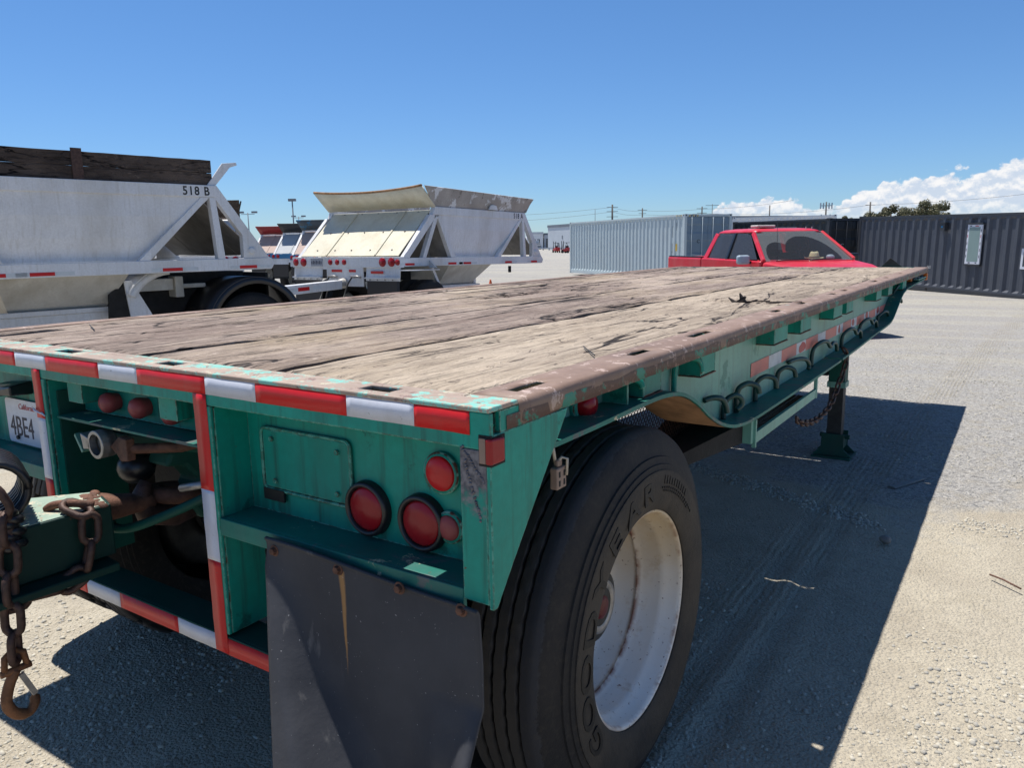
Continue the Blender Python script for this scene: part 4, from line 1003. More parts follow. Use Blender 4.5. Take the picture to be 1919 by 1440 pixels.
# --- mud flap: a hanging rubber sheet, bowed outward at its lower corners
def flap():
    nu, nv = 44, 60; vs_ = []; fs = []
    for j in range(nv+1):
        z0 = .893-.76*(j/nv)**1.3
        for i in range(nu+1):
            u = i/nu; x = -.613+(.613-.022)*u
            top = .010*math.sin(u*5.4+.6)*(1-.4*j/nv)-.012*u
            dz = .893-z0
            lf = (1-u)**2; rt = max(0, (u-.70)/.30)**.9
            ub = float(np.interp(dz, [0, .06, .16, .30, .46, .60, .76], [-.1, .0, .10, .20, .38, .47, .52]))
            q = min(1, max(0, (u-ub+.12)/.32)); wl = 1-q*q*(3-2*q)
            y = -.008-.36*max(0, dz-.025)*wl-.058*rt*min(1, max(0, dz-.22)/.12)*(1+.2*math.sin(u*40))+.0015*math.sin(u*9+2)
            y -= .006*math.sin(u*5.4+.6)*max(0, 1-dz*5)
            if u > .9: y -= .008*(u-.9)/.1*max(0, 1-dz/.12)
            y -= .007*max(0, 1-dz/.012)
            z = z0+(top if j == 0 else top*max(0, 1-dz*4))-.004
            x += 1.12*max(0, -y-.02)*(1-u)**1.3*max(0, 1-u/.75)+.02*rt*max(0, dz-.2)
            vs_.append((x, y, z))
    w = nu+1
    for j in range(nv):
        for i in range(nu): fs.append((j*w+i, (j+1)*w+i, (j+1)*w+i+1, j*w+i+1))
    o = MB().add(vs_, fs).build('mud_flap', 'flap', T, smooth=True)
    md = o.modifiers.new('thick', 'SOLIDIFY'); md.thickness = .007; md.offset = 1
    return o
fo = flap()
for bx, bz in ((-.585, .866), (-.385, .868), (-.215, .868), (-.062, .862)):
    s = MB(); s.lathe([(0, .0135), (-.002, .013), (-.0025, .009)], (bx, -.018, bz), 'y', 16); s.lathe([(-.0022, .0085), (-.010, .0080), (-.011, .0001)], (bx, -.018, bz), 'y', 6); s.f = [f[::-1] for f in s.f]
    s.build('flap_bolt', 'rust', T)
# --- extension cord end hanging by the tyre
s = MB(); s.tube([(-.05, .245, 1.195), (-.03, .235, 1.16), (-.012, .235, 1.12), (-.012, .245, 1.085)], .0035, 8)
s.tube([(-.012, .245, 1.085), (.0, .25, 1.10), (.006, .262, 1.095), (.004, .262, 1.06)], .003, 8)
s.tube([(-.04, .205, 1.175), (-.018, .20, 1.13), (-.012, .175, 1.085), (-.02, .16, 1.06)], .003, 8)
s.build('trailing_cord', 'cable', T, smooth=True)
s = MB(); s.box(-.016, .002, .228, .266, 1.034, 1.080); s.box(-.012, -.002, .238, .256, 1.0802, 1.095); o = s.build('cord_connector', 'socket', T, bevel=.003)
s = MB()
for yy in (.237, .256):
    for zz in (1.047, 1.066): s.box(.0021, .0026, yy-.003, yy+.003, zz-.006, zz+.006)
s.build('connector_slot', 'dark', T)
# --- pintle hitch in the middle bay
s = MB(); s.hexa([(-1.46, .05, .985), (-1.10, .16, .975), (-1.02, .30, .975), (-1.46, .30, .985), (-1.46, .05, 1.020), (-1.10, .16, 1.015), (-1.02, .30, 1.015), (-1.46, .30, 1.020)])
s.build('coupling_shelf', 'teal_dark', T, bevel=.006)
s = MB(); s.prism([(.12, .98), (.28, .98), (.28, .76), (.20, .76), (.16, .82), (.20, .88), (.16, .93), (.10, .94)], 'x', -1.27, -1.17); s.build('pintle_body', 'teal_dark', T, bevel=.010)
s = MB(); s.tube([(-1.22, .24, .80), (-1.22, .14, .785), (-1.22, .06, .81), (-1.22, .045, .86), (-1.22, .07, .90)], [.035, .036, .033, .028, .018], 12); s.build('pintle_hook', 'rust_chain', T, smooth=True)
s = MB(); s.lathe([(-.045, .0001), (-.04, .03), (-.02, .047), (0, .052), (.02, .047), (.04, .03), (.045, .0001)], (-1.30, .09, .925), 'z', 24); s.build('rubber_bump_stop', 'black_plastic', T, smooth=True)
hook([(-.93, .18, .93), (-1.00, .14, .89), (-1.10, .07, .835), (-1.19, .005, .795), (-1.245, -.02, .79), (-1.265, -.015, .815), (-1.25, .02, .84)], 'teal_dark', .013, 'safety_chain_loop')
hook([(-.90, .10, .98), (-.905, .07, 1.0), (-.90, .04, .985), (-.89, .03, .955)], 'teal', .008, 'latch_handle')
s = MB(); s.tube([(-.98, .02, .935), (-.90, .03, .955)], .010, 8); s.build('valve_stub', 'steel', T, smooth=True)
s = MB(); s.lathe([(-.03, .030), (-.03, .040), (.012, .040), (.018, .034), (.018, .026), (-.01, .024), (-.012, .0001)], (-1.335, .03, 1.005), 'y', 24); s.f = [f[::-1] for f in s.f]
s.lathe([(-.012, .030), (-.012, .040), (.012, .040)], (-1.335, .03, 1.005), 'y', 24)
s.hexa([(-1.40, .0, .985), (-1.365, .0, .99), (-1.365, .03, .99), (-1.40, .03, .985), (-1.41, .0, 1.03), (-1.37, .0, 1.02), (-1.37, .03, 1.02), (-1.41, .03, 1.03)])
s.build('air_coupling', 'steel', T, bevel=.002)
s = MB(); s.prism([(-1.30, 1.0), (-1.25, 1.035), (-1.215, 1.03), (-1.215, .97), (-1.25, .965), (-1.27, .985)], 'y', .02, .045); s.tube([(-1.24, .03, 1.0), (-1.12, .12, 1.0), (-1.05, .2, 1.02)], .015, 8); s.build('coupling_bracket', 'rust', T, bevel=.003)
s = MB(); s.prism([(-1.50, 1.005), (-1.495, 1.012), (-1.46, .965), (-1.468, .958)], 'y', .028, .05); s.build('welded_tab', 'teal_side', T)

# ------------------------------------------------------------------ the tow bar, chains and hose hooked on behind
def smooth_path(pts, k=6):
    P = [Vector(p) for p in pts]; q = []
    for i in range(len(P)-1):
        p0 = P[max(i-1, 0)]; p1 = P[i]; p2 = P[i+1]; p3 = P[min(i+2, len(P)-1)]
        for j in range(k):
            t = j/k; q.append(.5*((2*p1)+(-p0+p2)*t+(2*p0-5*p1+4*p2-p3)*t*t+(-p0+3*p1-3*p2+p3)*t**3))
    return q+[P[-1]]
DB = thing('tow_bar', 'battered teal steel tow bar with a forged eye hooked into the rear of the flatbed', 'tow bar', (-1.22, -.6, 0), world=True)
def bz(y): return .905+.20*(-.05-y)
MT['beam_dark'] = paint('grimy_dark_green_paint', (0.004, 0.030, 0.024), .55, .2, chips=((RUST, 12, .62),), spec=.25)
BP = [(-1.125, -.085), (-1.255, -.045), (-2.05, -1.02), (-1.72, -1.02), (-1.135, -.42)]
s = MB(); s.prism(BP, 'z', .765, .899); s.build('beam', 'beam_dark', DB, bevel=.004)
MT['worn_top'] = paint('sunbleached_peeling_paint', (0.30, 0.40, 0.32), .6, .15, chips=(((.34, .20, .13), 9, .58), ((.50, .45, .34), 13, .54), ((.12, .07, .05), 26, .62)), bumpd=.006)
s = MB(); s.prism([(-1.131, -.093), (-1.253, -.056), (-2.03, -1.01), (-1.73, -1.01), (-1.141, -.42)], 'z', .8992, .9008); s.build('beam_top_paint', 'worn_top', DB)
s = MB(); s.hexa([(-1.16, -.10, .735), (-1.085, -.10, .735), (-1.10, -.95, .745), (-1.25, -.95, .745), (-1.16, -.10, .764), (-1.085, -.10, .755), (-1.10, -.95, .764), (-1.25, -.95, .764)])
s.build('lower_flange', 'beam_dark', DB, bevel=.004)
x0, x1 = -1.25, -1.13
def bz(y): return .90
# forging that narrows into the eye: lofted rings
def loft(rings, name, mat, parent, sub=1):
    s = MB(); n = len(rings[0]); vs_ = [p for r_ in rings for p in r_]; fs = []
    for i in range(len(rings)-1):
        for k in range(n): fs.append((i*n+k, i*n+(k+1) % n, (i+1)*n+(k+1) % n, (i+1)*n+k))
    fs += [tuple(range(n))[::-1], tuple((len(rings)-1)*n+k for k in range(n))]
    s.add(vs_, fs); o = s.build(name, mat, parent, smooth=True)
    md = o.modifiers.new('sub', 'SUBSURF'); md.levels = sub; md.render_levels = sub
    return o
def ring_(x, y, z, w, h, n=12, tw=.12):
    return [(x+w*math.copysign(abs(math.cos(a))**.7, math.cos(a)), y+tw*0, z+h*math.copysign(abs(math.sin(a))**.7, math.sin(a))) for a in [2*math.pi*k/n for k in range(n)]]
loft([ring_(-1.235, -.12, .872, .070, .040), ring_(-1.232, -.05, .862, .066, .038), ring_(-1.228, -.01, .855, .050, .030), ring_(-1.224, .04, .848, .036, .026), ring_(-1.22, .09, .845, .030, .024)], 'eye_shank', 'rust', DB, 2)
s = MB(); pts = [(-1.22+.055*math.sin(a), .155-.060*math.cos(a), .845+.01*math.cos(a)) for a in [2*math.pi*k/24 for k in range(24)]]
s.tube(pts, .023, 12, closed=True); s.build('eye', 'rust', DB, smooth=True)
s = MB()
for k in range(26):
    t = k/25; a = Vector((-1.255, -.055, .900)).lerp(Vector((-1.128, -.10, .900)), t)
    a += Vector((rng.normal(0, .002), rng.normal(0, .006)-.02*math.sin(t*3.1), 0)); r_ = .009+.004*rng.random()
    s.lathe([(-.004, r_), (.0, r_*.9), (.004, r_*.6), (.006, .0001)], a, 'z', 8)
s.build('weld_lumps', 'rust', DB, smooth=True)['kind'] = 'stuff'
s = MB(); s.tube(smooth_path([(-1.21, -.20, .903), (-1.19, -.19, .915), (-1.15, -.165, .920), (-1.12, -.13, .910)], 4), .0105, 8)
s.build('chain_anchor_lug', 'rust', DB, smooth=True)

def link_mesh(L, Wd, r):
    pts = []; hl = (L-Wd)/2; rr = Wd/2-r
    for k in range(7): a = -math.pi/2+math.pi*k/6; pts.append((hl+rr*math.cos(a), rr*math.sin(a), 0))
    for k in range(7): a = math.pi/2+math.pi*k/6; pts.append((-hl+rr*math.cos(a), rr*math.sin(a), 0))
    s = MB(); s.tube(pts, r, 8, closed=True)
    me = bpy.data.meshes.new('link'); me.from_pydata(s.v, [], s.f); me.polygons.foreach_set('use_smooth', [True]*len(me.polygons)); return me
def chain(name, label, pts, L, Wd, r, mat, base, jitter=.15, ang0=0.3, cat='chain'):
    t = thing(name, label, cat, base, world=True)
    me = link_mesh(L, Wd, r); me.materials.append(MT[mat])
    P = smooth_path(pts, 12); pitch = L-2.15*r
    # walk the path
    out = [P[0]]; acc = 0; last = P[0]
    for p in P[1:]:
        while (p-last).length >= pitch:
            last = last+(p-last).normalized()*pitch; out.append(last)
    for i in range(len(out)-1):
        a, b = out[i], out[i+1]; d = (b-a).normalized(); c_ = (a+b)/2
        up = Vector((0, 0, 1)) if abs(d.z) < .9 else Vector((0, 1, 0))
        y_ = d.cross(up).normalized(); z_ = d.cross(y_)
        an = ang0+(math.pi/2 if i % 2 else 0)+random.uniform(-jitter, jitter)
        yy = y_*math.cos(an)+z_*math.sin(an); zz = d.cross(yy)
        m_ = Matrix((d, yy, zz)).transposed().to_4x4(); m_.translation = c_-Vector(base)
        o = bpy.data.objects.new('link', me); COL.objects.link(o); o.parent = t; o.matrix_basis = m_
    return t, out[-1]
chain('chain', 'short brown rusty chain draped over the tow bar and looped beneath it', [(-1.16, -.18, .922), (-1.115, -.155, .918), (-1.095, -.150, .864), (-1.10, -.165, .806), (-1.105, -.182, .745), (-1.12, -.231, .725), (-1.14, -.29, .725), (-1.17, -.37, .725), (-1.20, -.45, .72), (-1.2, -.55, .72)], .088, .055, .0090, 'rust_chain', (-1.12, -.18, .75))
hc, _ = chain('chain', 'long rusty safety chain hanging from the tow bar and ending in an orange-rusted clevis hook', [(-1.14, -.42, 1.03), (-1.105, -.345, 1.015), (-1.10, -.333, .984), (-1.10, -.336, .922), (-1.10, -.340, .863), (-1.10, -.345, .799), (-1.10, -.348, .733), (-1.10, -.352, .672), (-1.10, -.357, .585)], .090, .056, .0092, 'rust_chain', (-1.10, -.35, .45), ang0=.9)
MT['rust_or'] = plain('orange_hook_rust', (0.17, 0.075, 0.032), .7, .2, .55, 30, .003)
s = MB(); hx, hy = -1.10, -.358
s.tube([(hx, hy-.024, .588), (hx, hy-.020, .622), (hx, hy, .636), (hx, hy+.020, .622), (hx, hy+.024, .588)], .0075, 8)
s.tube([(hx, hy-.032, .586), (hx, hy+.032, .586)], .0085, 8)
s.tube(smooth_path([(hx, hy, .585), (hx, hy-.018, .555), (hx, hy-.028, .515), (hx, hy-.014, .482), (hx, hy+.014, .470), (hx, hy+.030, .490), (hx, hy+.028, .520)], 6), [.011]*3+[.012]*10+[.013]*10+[.011]*10+[.005]*4, 10)
s.build('clevis_hook', 'rust_or', hc, smooth=True)
s = MB(); s.bar((hx+.008, hy+.006, .575), (hx+.008, hy+.030, .512), .006, .012); s.build('hook_latch', 'steel', hc)
chain('chain', 'thin rusty chain slung from the side hook of the flatbed to the tool tray', [(-.03, 3.36, .945), (-.02, 3.40, .90), (-.02, 3.36, .83), (-.03, 3.23, .735), (-.03, 3.05, .672), (-.03, 2.75, .665), (-.03, 2.45, .715), (-.03, 2.33, .775)], .062, .036, .0058, 'rust_chain', (-.03, 3.0, .66))
# coiled air hose
hz = thing('coiled_hose', 'coiled shiny black air hose bunched above the tow bar', 'air hose', (-1.22, -.35, .9), world=True)
def helix(c, ax, rad, pitch, turns, r, squash=1.0, n=22):
    c = Vector(c); ax = Vector(ax).normalized(); u = ax.cross(Vector((0, 0, 1))).normalized(); v = Vector((0, 0, 1)); pts = []
    for i in range(int(turns*n)+1):
        a = 2*math.pi*i/n; pts.append(c+ax*pitch*i/n+u*rad*math.cos(a)*squash+v*rad*math.sin(a))
    return pts
s = MB(); s.tube(helix((-1.17, -.325, .985), (-.35, .12, 0), .070, .022, 8, .0085), .0095, 8); s.build('hose_coil', 'black_plastic', hz, smooth=True)
s = MB(); s.tube(helix((-1.14, -.33, .935), (.02, .02, -1), .018, .026, 4.3, .0095), .0095, 8)
P = []; 
for i in range(70):
    t = i/69; a = t*2*math.pi*3.0; P.append((-1.13+.018*math.cos(a), -.325+.018*math.sin(a), .96-.085*t-.01))
s = MB(); s.tube(P, .0105, 8); s.tube([(p[0]*2*0+-2.26-p[0], -.65-p[1]+.012, p[2]-.004) for p in P], .0105, 8)
s.build('twisted_hose', 'black_plastic', hz, smooth=True)
s = MB(); s.tube(smooth_path([(-1.22, -.40, 1.02), (-1.26, -.55, 1.03), (-1.3, -.9, 1.12), (-1.28, -1.4, 1.25)]), .0095, 8); s.build('hose_lead', 'black_plastic', hz, smooth=True)

# ------------------------------------------------------------------ loose things on the ground
def blob(name, label, cat, c, rad, mat, flat=.7, seed=0):
    s = MB(); n1, n2 = 9, 14
    for i in range(n1+1):
        th = math.pi*i/n1
        for j in range(n2):
            ph = 2*math.pi*j/n2; d = Vector((math.sin(th)*math.cos(ph), math.sin(th)*math.sin(ph), math.cos(th)*flat))
            d *= rad*(1+.18*mn.noise(d*1.5+Vector((seed, 0, 0)))); s.v.append(tuple(d+Vector(c)))
    for i in range(n1):
        for j in range(n2): s.f.append((i*n2+j, (i+1)*n2+j, (i+1)*n2+(j+1) % n2, i*n2+(j+1) % n2))
    return s.build(name, mat, None, smooth=True, label=label, cat=cat)
MT['pebble'] = plain('smooth_grey_pebble', (.17, .165, .155), .6, 0, .2, 20)
MT['twig'] = plain('brown_twig', (.14, .07, .05), .8)
blob('pebble', 'single large smooth grey pebble lying in the shade beside the trailer', 'stone', (.28, 3.05, .018), .030, 'pebble')
s = MB(); s.tube([(.74, 2.87, .006), (.79, 2.83, .010), (.86, 2.77, .006)], .004, 6); s.build('twig', 'twig', smooth=True, label='thin reddish brown twig lying on the sunlit dirt at the right', cat='twig')
s = MB(); s.hexa([(.15, 4.05, 0), (.20, 4.02, 0), (.34, 4.33, 0), (.30, 4.36, 0), (.16, 4.05, .006), (.19, 4.03, .007), (.33, 4.32, .008), (.31, 4.35, .007)]); s.build('wood_scrap', 'pebble', label='flat weathered wood scrap on the gravel in the trailer shadow', cat='wood scrap')

# ------------------------------------------------------------------ belly-dump trailers
def at(lat, depth, z=0.0):
    d = depth*1.017; return Vector((CAM.x+RGT.x*lat+FWD.x*d, CAM.y+RGT.y*lat+FWD.y*d, z))
def tyre_simple(parent, c, r=.50, w=.27, mat='rubber_blk', rim='white_dirty', flip=False):
    P = [(-.03, r*.56), (0, r*.62), (.006, r*.75), (0, r*.88), (-.02, r*.955), (-.05, r*.99)]
    k = 4; x = -.05
    for i in range(k):
        x2 = -.05-(w-.1)*(i+.86)/k; P += [(x, r), (x2, r), (x2-.001, r-.012), (-.05-(w-.1)*(i+1)/k, r-.012)]; x = -.05-(w-.1)*(i+1)/k
    P += [(-w+.05, r*.99), (-w+.02, r*.955), (-w, r*.88), (-w, r*.7), (-w+.02, r*.56)]
    s = MB(); s.lathe(P, (0, 0, 0), 'x', 56); s.f = [f[::-1] for f in s.f]
    t = s.build('wheel', mat, None, smooth=True); t.parent = parent; t.location = c
    if flip: t.rotation_euler = (0, 0, math.pi)
    md = t.modifiers.new('edges', 'EDGE_SPLIT'); md.split_angle = R(40)
    s = MB(); s.lathe([(-.03, r*.575), (-.015, r*.585), (-.03, r*.54), (-.10, r*.50), (-.13, r*.42), (-.12, r*.25), (-.06, r*.22), (-.05, r*.12), (-.02, r*.11), (-.02, .0001)], (0, 0, 0), 'x', 40); s.f = [f[::-1] for f in s.f]
    s.build('rim', rim, t, smooth=True, loc=(0, 0, 0)); return t
def quad(p, t, name, mat, parent, nrm=None, **k):
    """thin slab from four corner points, thickness t against its normal"""
    a, b, c, d = [Vector(q) for q in p]; n = (b-a).cross(d-a).normalized()*t
    return MB().hexa([a-n, b-n, c-n, d-n, a, b, c, d]).build(name, mat, parent, **k)
def belly_dump(name, label, loc, rot, frame='white_paint', slope='cream', boards='grime', beam=None, scale=1.0, rear=True, detail=True, group=None, boardmat=None, slope_shade=None, number=None):
    D = thing(name, label, 'dump trailer', loc, rot, group, scale=scale)
    beam = beam or frame; Wd = 2.44; LN = 4.24
    for x0 in (-.10, -Wd):
        s = MB(); s.prism([(.102, 1.20), (4.22, 1.20), (4.26, 1.27), (4.20, 1.335), (.102, 1.335)], 'x', x0, x0+.10); s.build('bottom_rail', frame, D, bevel=.006)
        s = MB(); s.prism([(.84, 2.02), (3.60, 2.02), (3.60, 2.15), (.90, 2.15)], 'x', x0+.003, x0+.097); s.build('top_rail', frame, D, bevel=.006)
        for poly in ([(.09, 1.3352), (.24, 1.3352), (.93, 2.0), (.93, 2.019), (.775, 2.019)],
                     [(.56, 1.3352), (.65, 1.3352), (.99, 2.018), (.90, 2.018)], [(1.30, 1.3352), (1.42, 1.3352), (1.02, 2.018), (.94, 2.018)],
                     [(2.66, 1.3352), (2.78, 1.3352), (3.50, 2.018), (3.41, 2.018)], [(3.55, 1.3352), (3.64, 1.3352), (3.575, 2.018), (3.505, 2.018)],
                     [(3.87, 1.3352), (4.20, 1.3352), (3.6002, 2.15), (3.56, 2.15), (3.56, 2.018), (3.87, 1.60)]):
            s = MB(); s.prism(poly, 'x', x0+.014, x0+.092); s.build('truss_bar', frame, D, bevel=.004)
    # hopper sides in three folds
    for sg, xo in ((1, 0), (-1, -Wd)):
        lv = [(2.02, -.022, .97, 3.52), (1.80, -.028, 1.10, 3.26), (1.58, -.058, 1.22, 3.01), (1.335, -.115, 1.38, 2.72)]
        s = MB(); vs_ = []
        for z, dx, ya, yb in lv: vs_ += [(xo+sg*dx, ya, z), (xo+sg*dx, yb, z)]
        f = [(2*i, 2*i+2, 2*i+3, 2*i+1) for i in range(3)]; s.add(vs_, f if sg > 0 else [q[::-1] for q in f])
        o = s.build('hopper_side', frame, D); md = o.modifiers.new('thick', 'SOLIDIFY'); md.thickness = .01; md.offset = -1 
    for (ya, yb) in ((.96, 1.40), (3.50, 2.68)):
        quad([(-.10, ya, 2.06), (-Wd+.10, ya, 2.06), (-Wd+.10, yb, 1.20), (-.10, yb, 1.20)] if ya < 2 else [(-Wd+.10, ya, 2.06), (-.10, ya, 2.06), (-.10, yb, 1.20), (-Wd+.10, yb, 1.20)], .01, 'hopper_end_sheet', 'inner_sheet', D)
        if detail:
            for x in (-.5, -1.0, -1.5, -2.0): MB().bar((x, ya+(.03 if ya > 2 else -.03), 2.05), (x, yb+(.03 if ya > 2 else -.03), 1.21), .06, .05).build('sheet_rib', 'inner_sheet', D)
    # slope covers at both ends, in three panels with bolts
    for end in (0, 1):
        f = (lambda y: y) if end == 0 else (lambda y: LN-y)
        P = lambda x, t, off=0: (x, f(.10+(.90-.10)*t-off*.68), 1.372+(2.10-1.372)*t+off*.73)
        xs_ = [-.112, -.62, -1.72, -Wd+.112]
        for i in range(3):
            a, b = xs_[i]-.006, xs_[i+1]+.006
            pts = [P(b, 0), P(a, 0), P(a, 1), P(b, 1)] if end == 0 else [P(a, 0), P(b, 0), P(b, 1), P(a, 1)]
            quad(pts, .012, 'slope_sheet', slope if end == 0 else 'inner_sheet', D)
        if end == 0 or detail:
            for x in xs_[1:3]:
                MB().bar(P(x, .01, .008), P(x, .99, .008), .035, .012).build('slope_seam', slope if end == 0 else 'inner_sheet', D)
        if end == 0 and detail:
            for t in (.12, .52, .96):
                for x in (-.33, -.80, -1.22, -1.60, -2.02):
                    MB().lathe([(0, .016), (.008, .012), (.010, .0001)], P(x, t, .002), 'z', 8).build('bolt', 'rust', D)
    # rear beam with lamps
    s = MB(); s.box(-Wd, 0, 0, .10, 1.185, 1.352); s.build('rear_beam', beam, D, bevel=.006)
    def lm(x, z, r, mat='lens'):
        s = MB(); s.lathe([(0, r+.012), (-.012, r+.010), (-.012, r), (-.020, r*.9), (-.024, .0001)], (x, -.0005, z), 'y', 20); s.f = [f_[::-1] for f_ in s.f]; s.build('tail_lamp', mat, D, smooth=True)
    for x, r in ((-.36, .058), (-.17, .058), (-.045, .036), (-Wd+.09, .05), (-Wd+.28, .058), (-1.52, .034), (-1.36, .034), (-1.20, .034)): lm(x, 1.268, r)
    if detail:
        pl_ = box('number_plate', 'asphalt_grey' if False else 'grey_plate', D, -1.98, -1.70, -.006, -.0008, 1.205, 1.33)
        for k in range(7): box('worn_character', 'ink', pl_, -1.965+k*.037, -1.965+k*.037+.020, -.0068, -.0061, 1.238, 1.238+.05+.008*(k % 2)).location = (0, 0, 0)
    for x0, x1 in ((-Wd+.01, -Wd+.70), (-.74, -.02)):
        quad([(x0, .01, .975), (x1, .01, .975), (x1, .03, 1.183), (x0, .03, 1.183)], .008, 'flap_bracket', frame, D)
        quad([(x0+.02, .0, .45), (x1-.02, .0, .45), (x1-.02, .016, .985), (x0+.02, .016, .985)], .01, 'mud_flap', 'rubber', D)
        if detail:
            box('bracket_lip', 'white_paint', D, x0, x1, -.03, .006, 1.01, 1.03)
            for k in range(4): MB().disc((x0+.1+k*.16, .0, .992), .012, -.01, 'y', 6).build('bolt', 'steel', D)
    box('coupling_plate', frame, D, -1.62, -.80, .005, .03, .88, 1.1835)
    if detail:
        box('reflector', 'lens_bright', D, -1.50, -1.26, -.002, .004, 1.11, 1.15); box('reflector', 'lens_bright', D, -1.10, -.95, -.002, .004, 1.11, 1.15); box('reflector', 'lens_bright', D, -.62, -.36, -.001, .009, 1.09, 1.13)
        s = MB(); s.lathe([(-.09, .0001), (-.09, .05), (-.05, .075), (.02, .085), (.06, .05), (.06, .0001)], (-1.22, -.03, .93), 'y', 16); s.build('pintle', 'white_dirty', D, smooth=True)
        for xh in (-1.50, -.98):
            s = MB(); s.tube([(xh, .0, 1.03), (xh, -.08, 1.04), (xh+.14, -.09, 1.045), (xh+.20, -.06, 1.03)], .018, 8); s.build('gladhand', 'steel', D, smooth=True)
            s = MB(); s.tube(smooth_path([(xh, -.06, 1.03), (xh-.05, -.12, .90), (xh-.02, -.25, .70), (xh+.12, -.5, .62), (xh+.1, -1.2, .72), (-1.2, -1.8, .80)]), .012, 8); s.build('air_line', 'dark_steel', D, smooth=True)
    # lower hopper and discharge gate
    s = MB(); s.hexa([(-Wd+.55, 1.55, .80), (-.55, 1.55, .80), (-.55, 2.45, .80), (-Wd+.55, 2.45, .80), (-Wd+.09, 1.34, 1.1995), (-.09, 1.34, 1.1995), (-.09, 2.58, 1.1995), (-Wd+.09, 2.58, 1.1995)]); s.build('lower_hopper', frame if not detail else 'white_dirty', D, bevel=.004)
    s = MB(); s.box(-.62, -.42, 1.40, 2.60, .70, .80); s.box(-.47, -.40, 1.35, 2.65, .801, .85); s.build('discharge_gate', frame, D, bevel=.006)
    box('frame_spine', 'dark', D, -1.5, -.94, .032, 1.33, .95, 1.10); box('frame_spine', 'dark', D, -1.5, -.94, 2.6, 3.0 if not detail else 3.4, 1.02, 1.19)
    # side tapes
    if detail:
        for y, m_ in ((.12, 'lens_bright'), (1.20, 'lens_bright'), (1.62, 'lens_bright'), (2.90, 'lens_bright'), (3.80, 'lens_bright')):
            box('side_reflector', 'tape_oldwhite', D, .0005, .0025, y-.12, y+.40, 1.215, 1.252); box('side_reflector', m_, D, .003, .0042, y, y+.22, 1.216, 1.251)
        s = MB(); s.lathe([(-.02, .045), (.015, .040), (.02, .03), (.02, .0001)], (-.005, 3.97, 1.42), 'x', 16); s.build('side_marker', 'white_paint', D, smooth=True)
    # raised boards
    if boards == 'wood':
        for (z0, z1, mt) in ((2.155, 2.285, 'wood_dark'), (2.289, 2.425, 'wood_dark')):
            for x0 in (-.085, -Wd+.04): 
                s = MB(); n = 26; top = [(.62+2.95*k/n, z1+.006*mn.noise(Vector((k*.9, z1*9, x0)))) for k in range(n+1)]
                s.prism([(.62, z0)]+[(3.57, z0)]+top[::-1], 'x', x0, x0+.045); s.build('side_board', mt, D, bevel=.003)
            s = MB(); s.box(-Wd+.09, -.09, .70, .745, z0, z1); s.build('end_board', mt, D, bevel=.003)
            s = MB(); s.box(-Wd+.09, -.09, 3.50, 3.545, z0, z1); s.build('end_board', mt, D, bevel=.003)
        for y in (.75, 2.12): box('board_strap', 'rust_chain', D, -.0395, -.026, y, y+.10, 2.13, 2.455)
        for sg, xo in ((1, -.03), (-1, -Wd+.03)):
            s = MB(); s.prism([(3.50, 2.151), (3.60, 2.151), (3.79, 2.36), (3.88, 2.39), (3.87, 2.42), (3.70, 2.40)], 'x', xo-.015*sg, xo+.0*sg+.004); s.build('corner_ear', frame, D, bevel=.003)
            s = MB(); s.prism([(.74, 2.151), (.84, 2.151), (.62, 2.42), (.46, 2.43), (.45, 2.40)], 'x', xo-.015*sg, xo+.004); s.build('corner_ear', frame, D, bevel=.003)
    else:
        bm_ = boardmat or 'board_grime'
        for sg, xo in ((1, 0), (-1, -Wd)):
            p = [(xo-.03*sg, .90, 2.151), (xo-.03*sg, 3.62, 2.151), (xo+.07*sg, 3.80, 2.41), (xo+.05*sg, .60, 2.46)]
            quad(p if sg > 0 else [p[1], p[0], p[3], p[2]], .03, 'side_board', bm_, D, bevel=.004)
        n = 12; vs_ = []; fs = []
        for k in range(n+1):
            t = k/n; x = -Wd*t; sag = .055*math.sin(math.pi*t)**.8*(1 if detail else .2)
            vs_ += [(x, .89, 2.151), (x, .56+sag*.5, 2.455-sag)]
        for k in range(n): fs.append((2*k, 2*k+1, 2*k+3, 2*k+2))
        o = MB().add(vs_, fs).build('end_board', slope if detail else bm_, D, smooth=True); md = o.modifiers.new('thick', 'SOLIDIFY'); md.thickness = .03; md.offset = 0
        s = MB(); s.tube([(v[0], v[1], v[2]+.008) for v in vs_[1::2]], .022, 6); s.build('board_cap', 'rust_lt' if detail else bm_, D, smooth=True)
        quad([(0, 3.63, 2.151), (-Wd, 3.63, 2.151), (-Wd, 3.86, 2.41), (0, 3.86, 2.41)], .03, 'end_board', bm_, D)
        if detail:
            s = MB(); s.prism([(2.36, 2.16), (2.64, 2.16), (2.60, 2.235), (2.50, 2.25), (2.42, 2.235)], 'x', .006, .030); s.build('board_bracket', frame, D, bevel=.003)
    if number:
        put_text(number, .13, 'ink_black', D, lambda x, y, z: (-.0024+z, 3.20+x*.90, 2.04+y), .0004, 1.15, bold=.003)
    return D
uA = Vector((.1466, .9892)); A1 = Vector((-6.84, 5.20)); A0 = A1-uA*4.26
DA = belly_dump('belly_dump_trailer', 'white bottom dump trailer with dark wooden side boards, nearest on the left', (A0.x, A0.y, .075), (0, 0, -math.atan2(uA.x, uA.y)), boards='wood', number='518 B', slope='white_paint')
DBB = belly_dump('belly_dump_trailer', 'white bottom dump trailer with cream slope sheet, flared grimy boards and round red tail lamps', (-7.31, 7.96, 0), (-.0165, 0, 0), number='518 A')
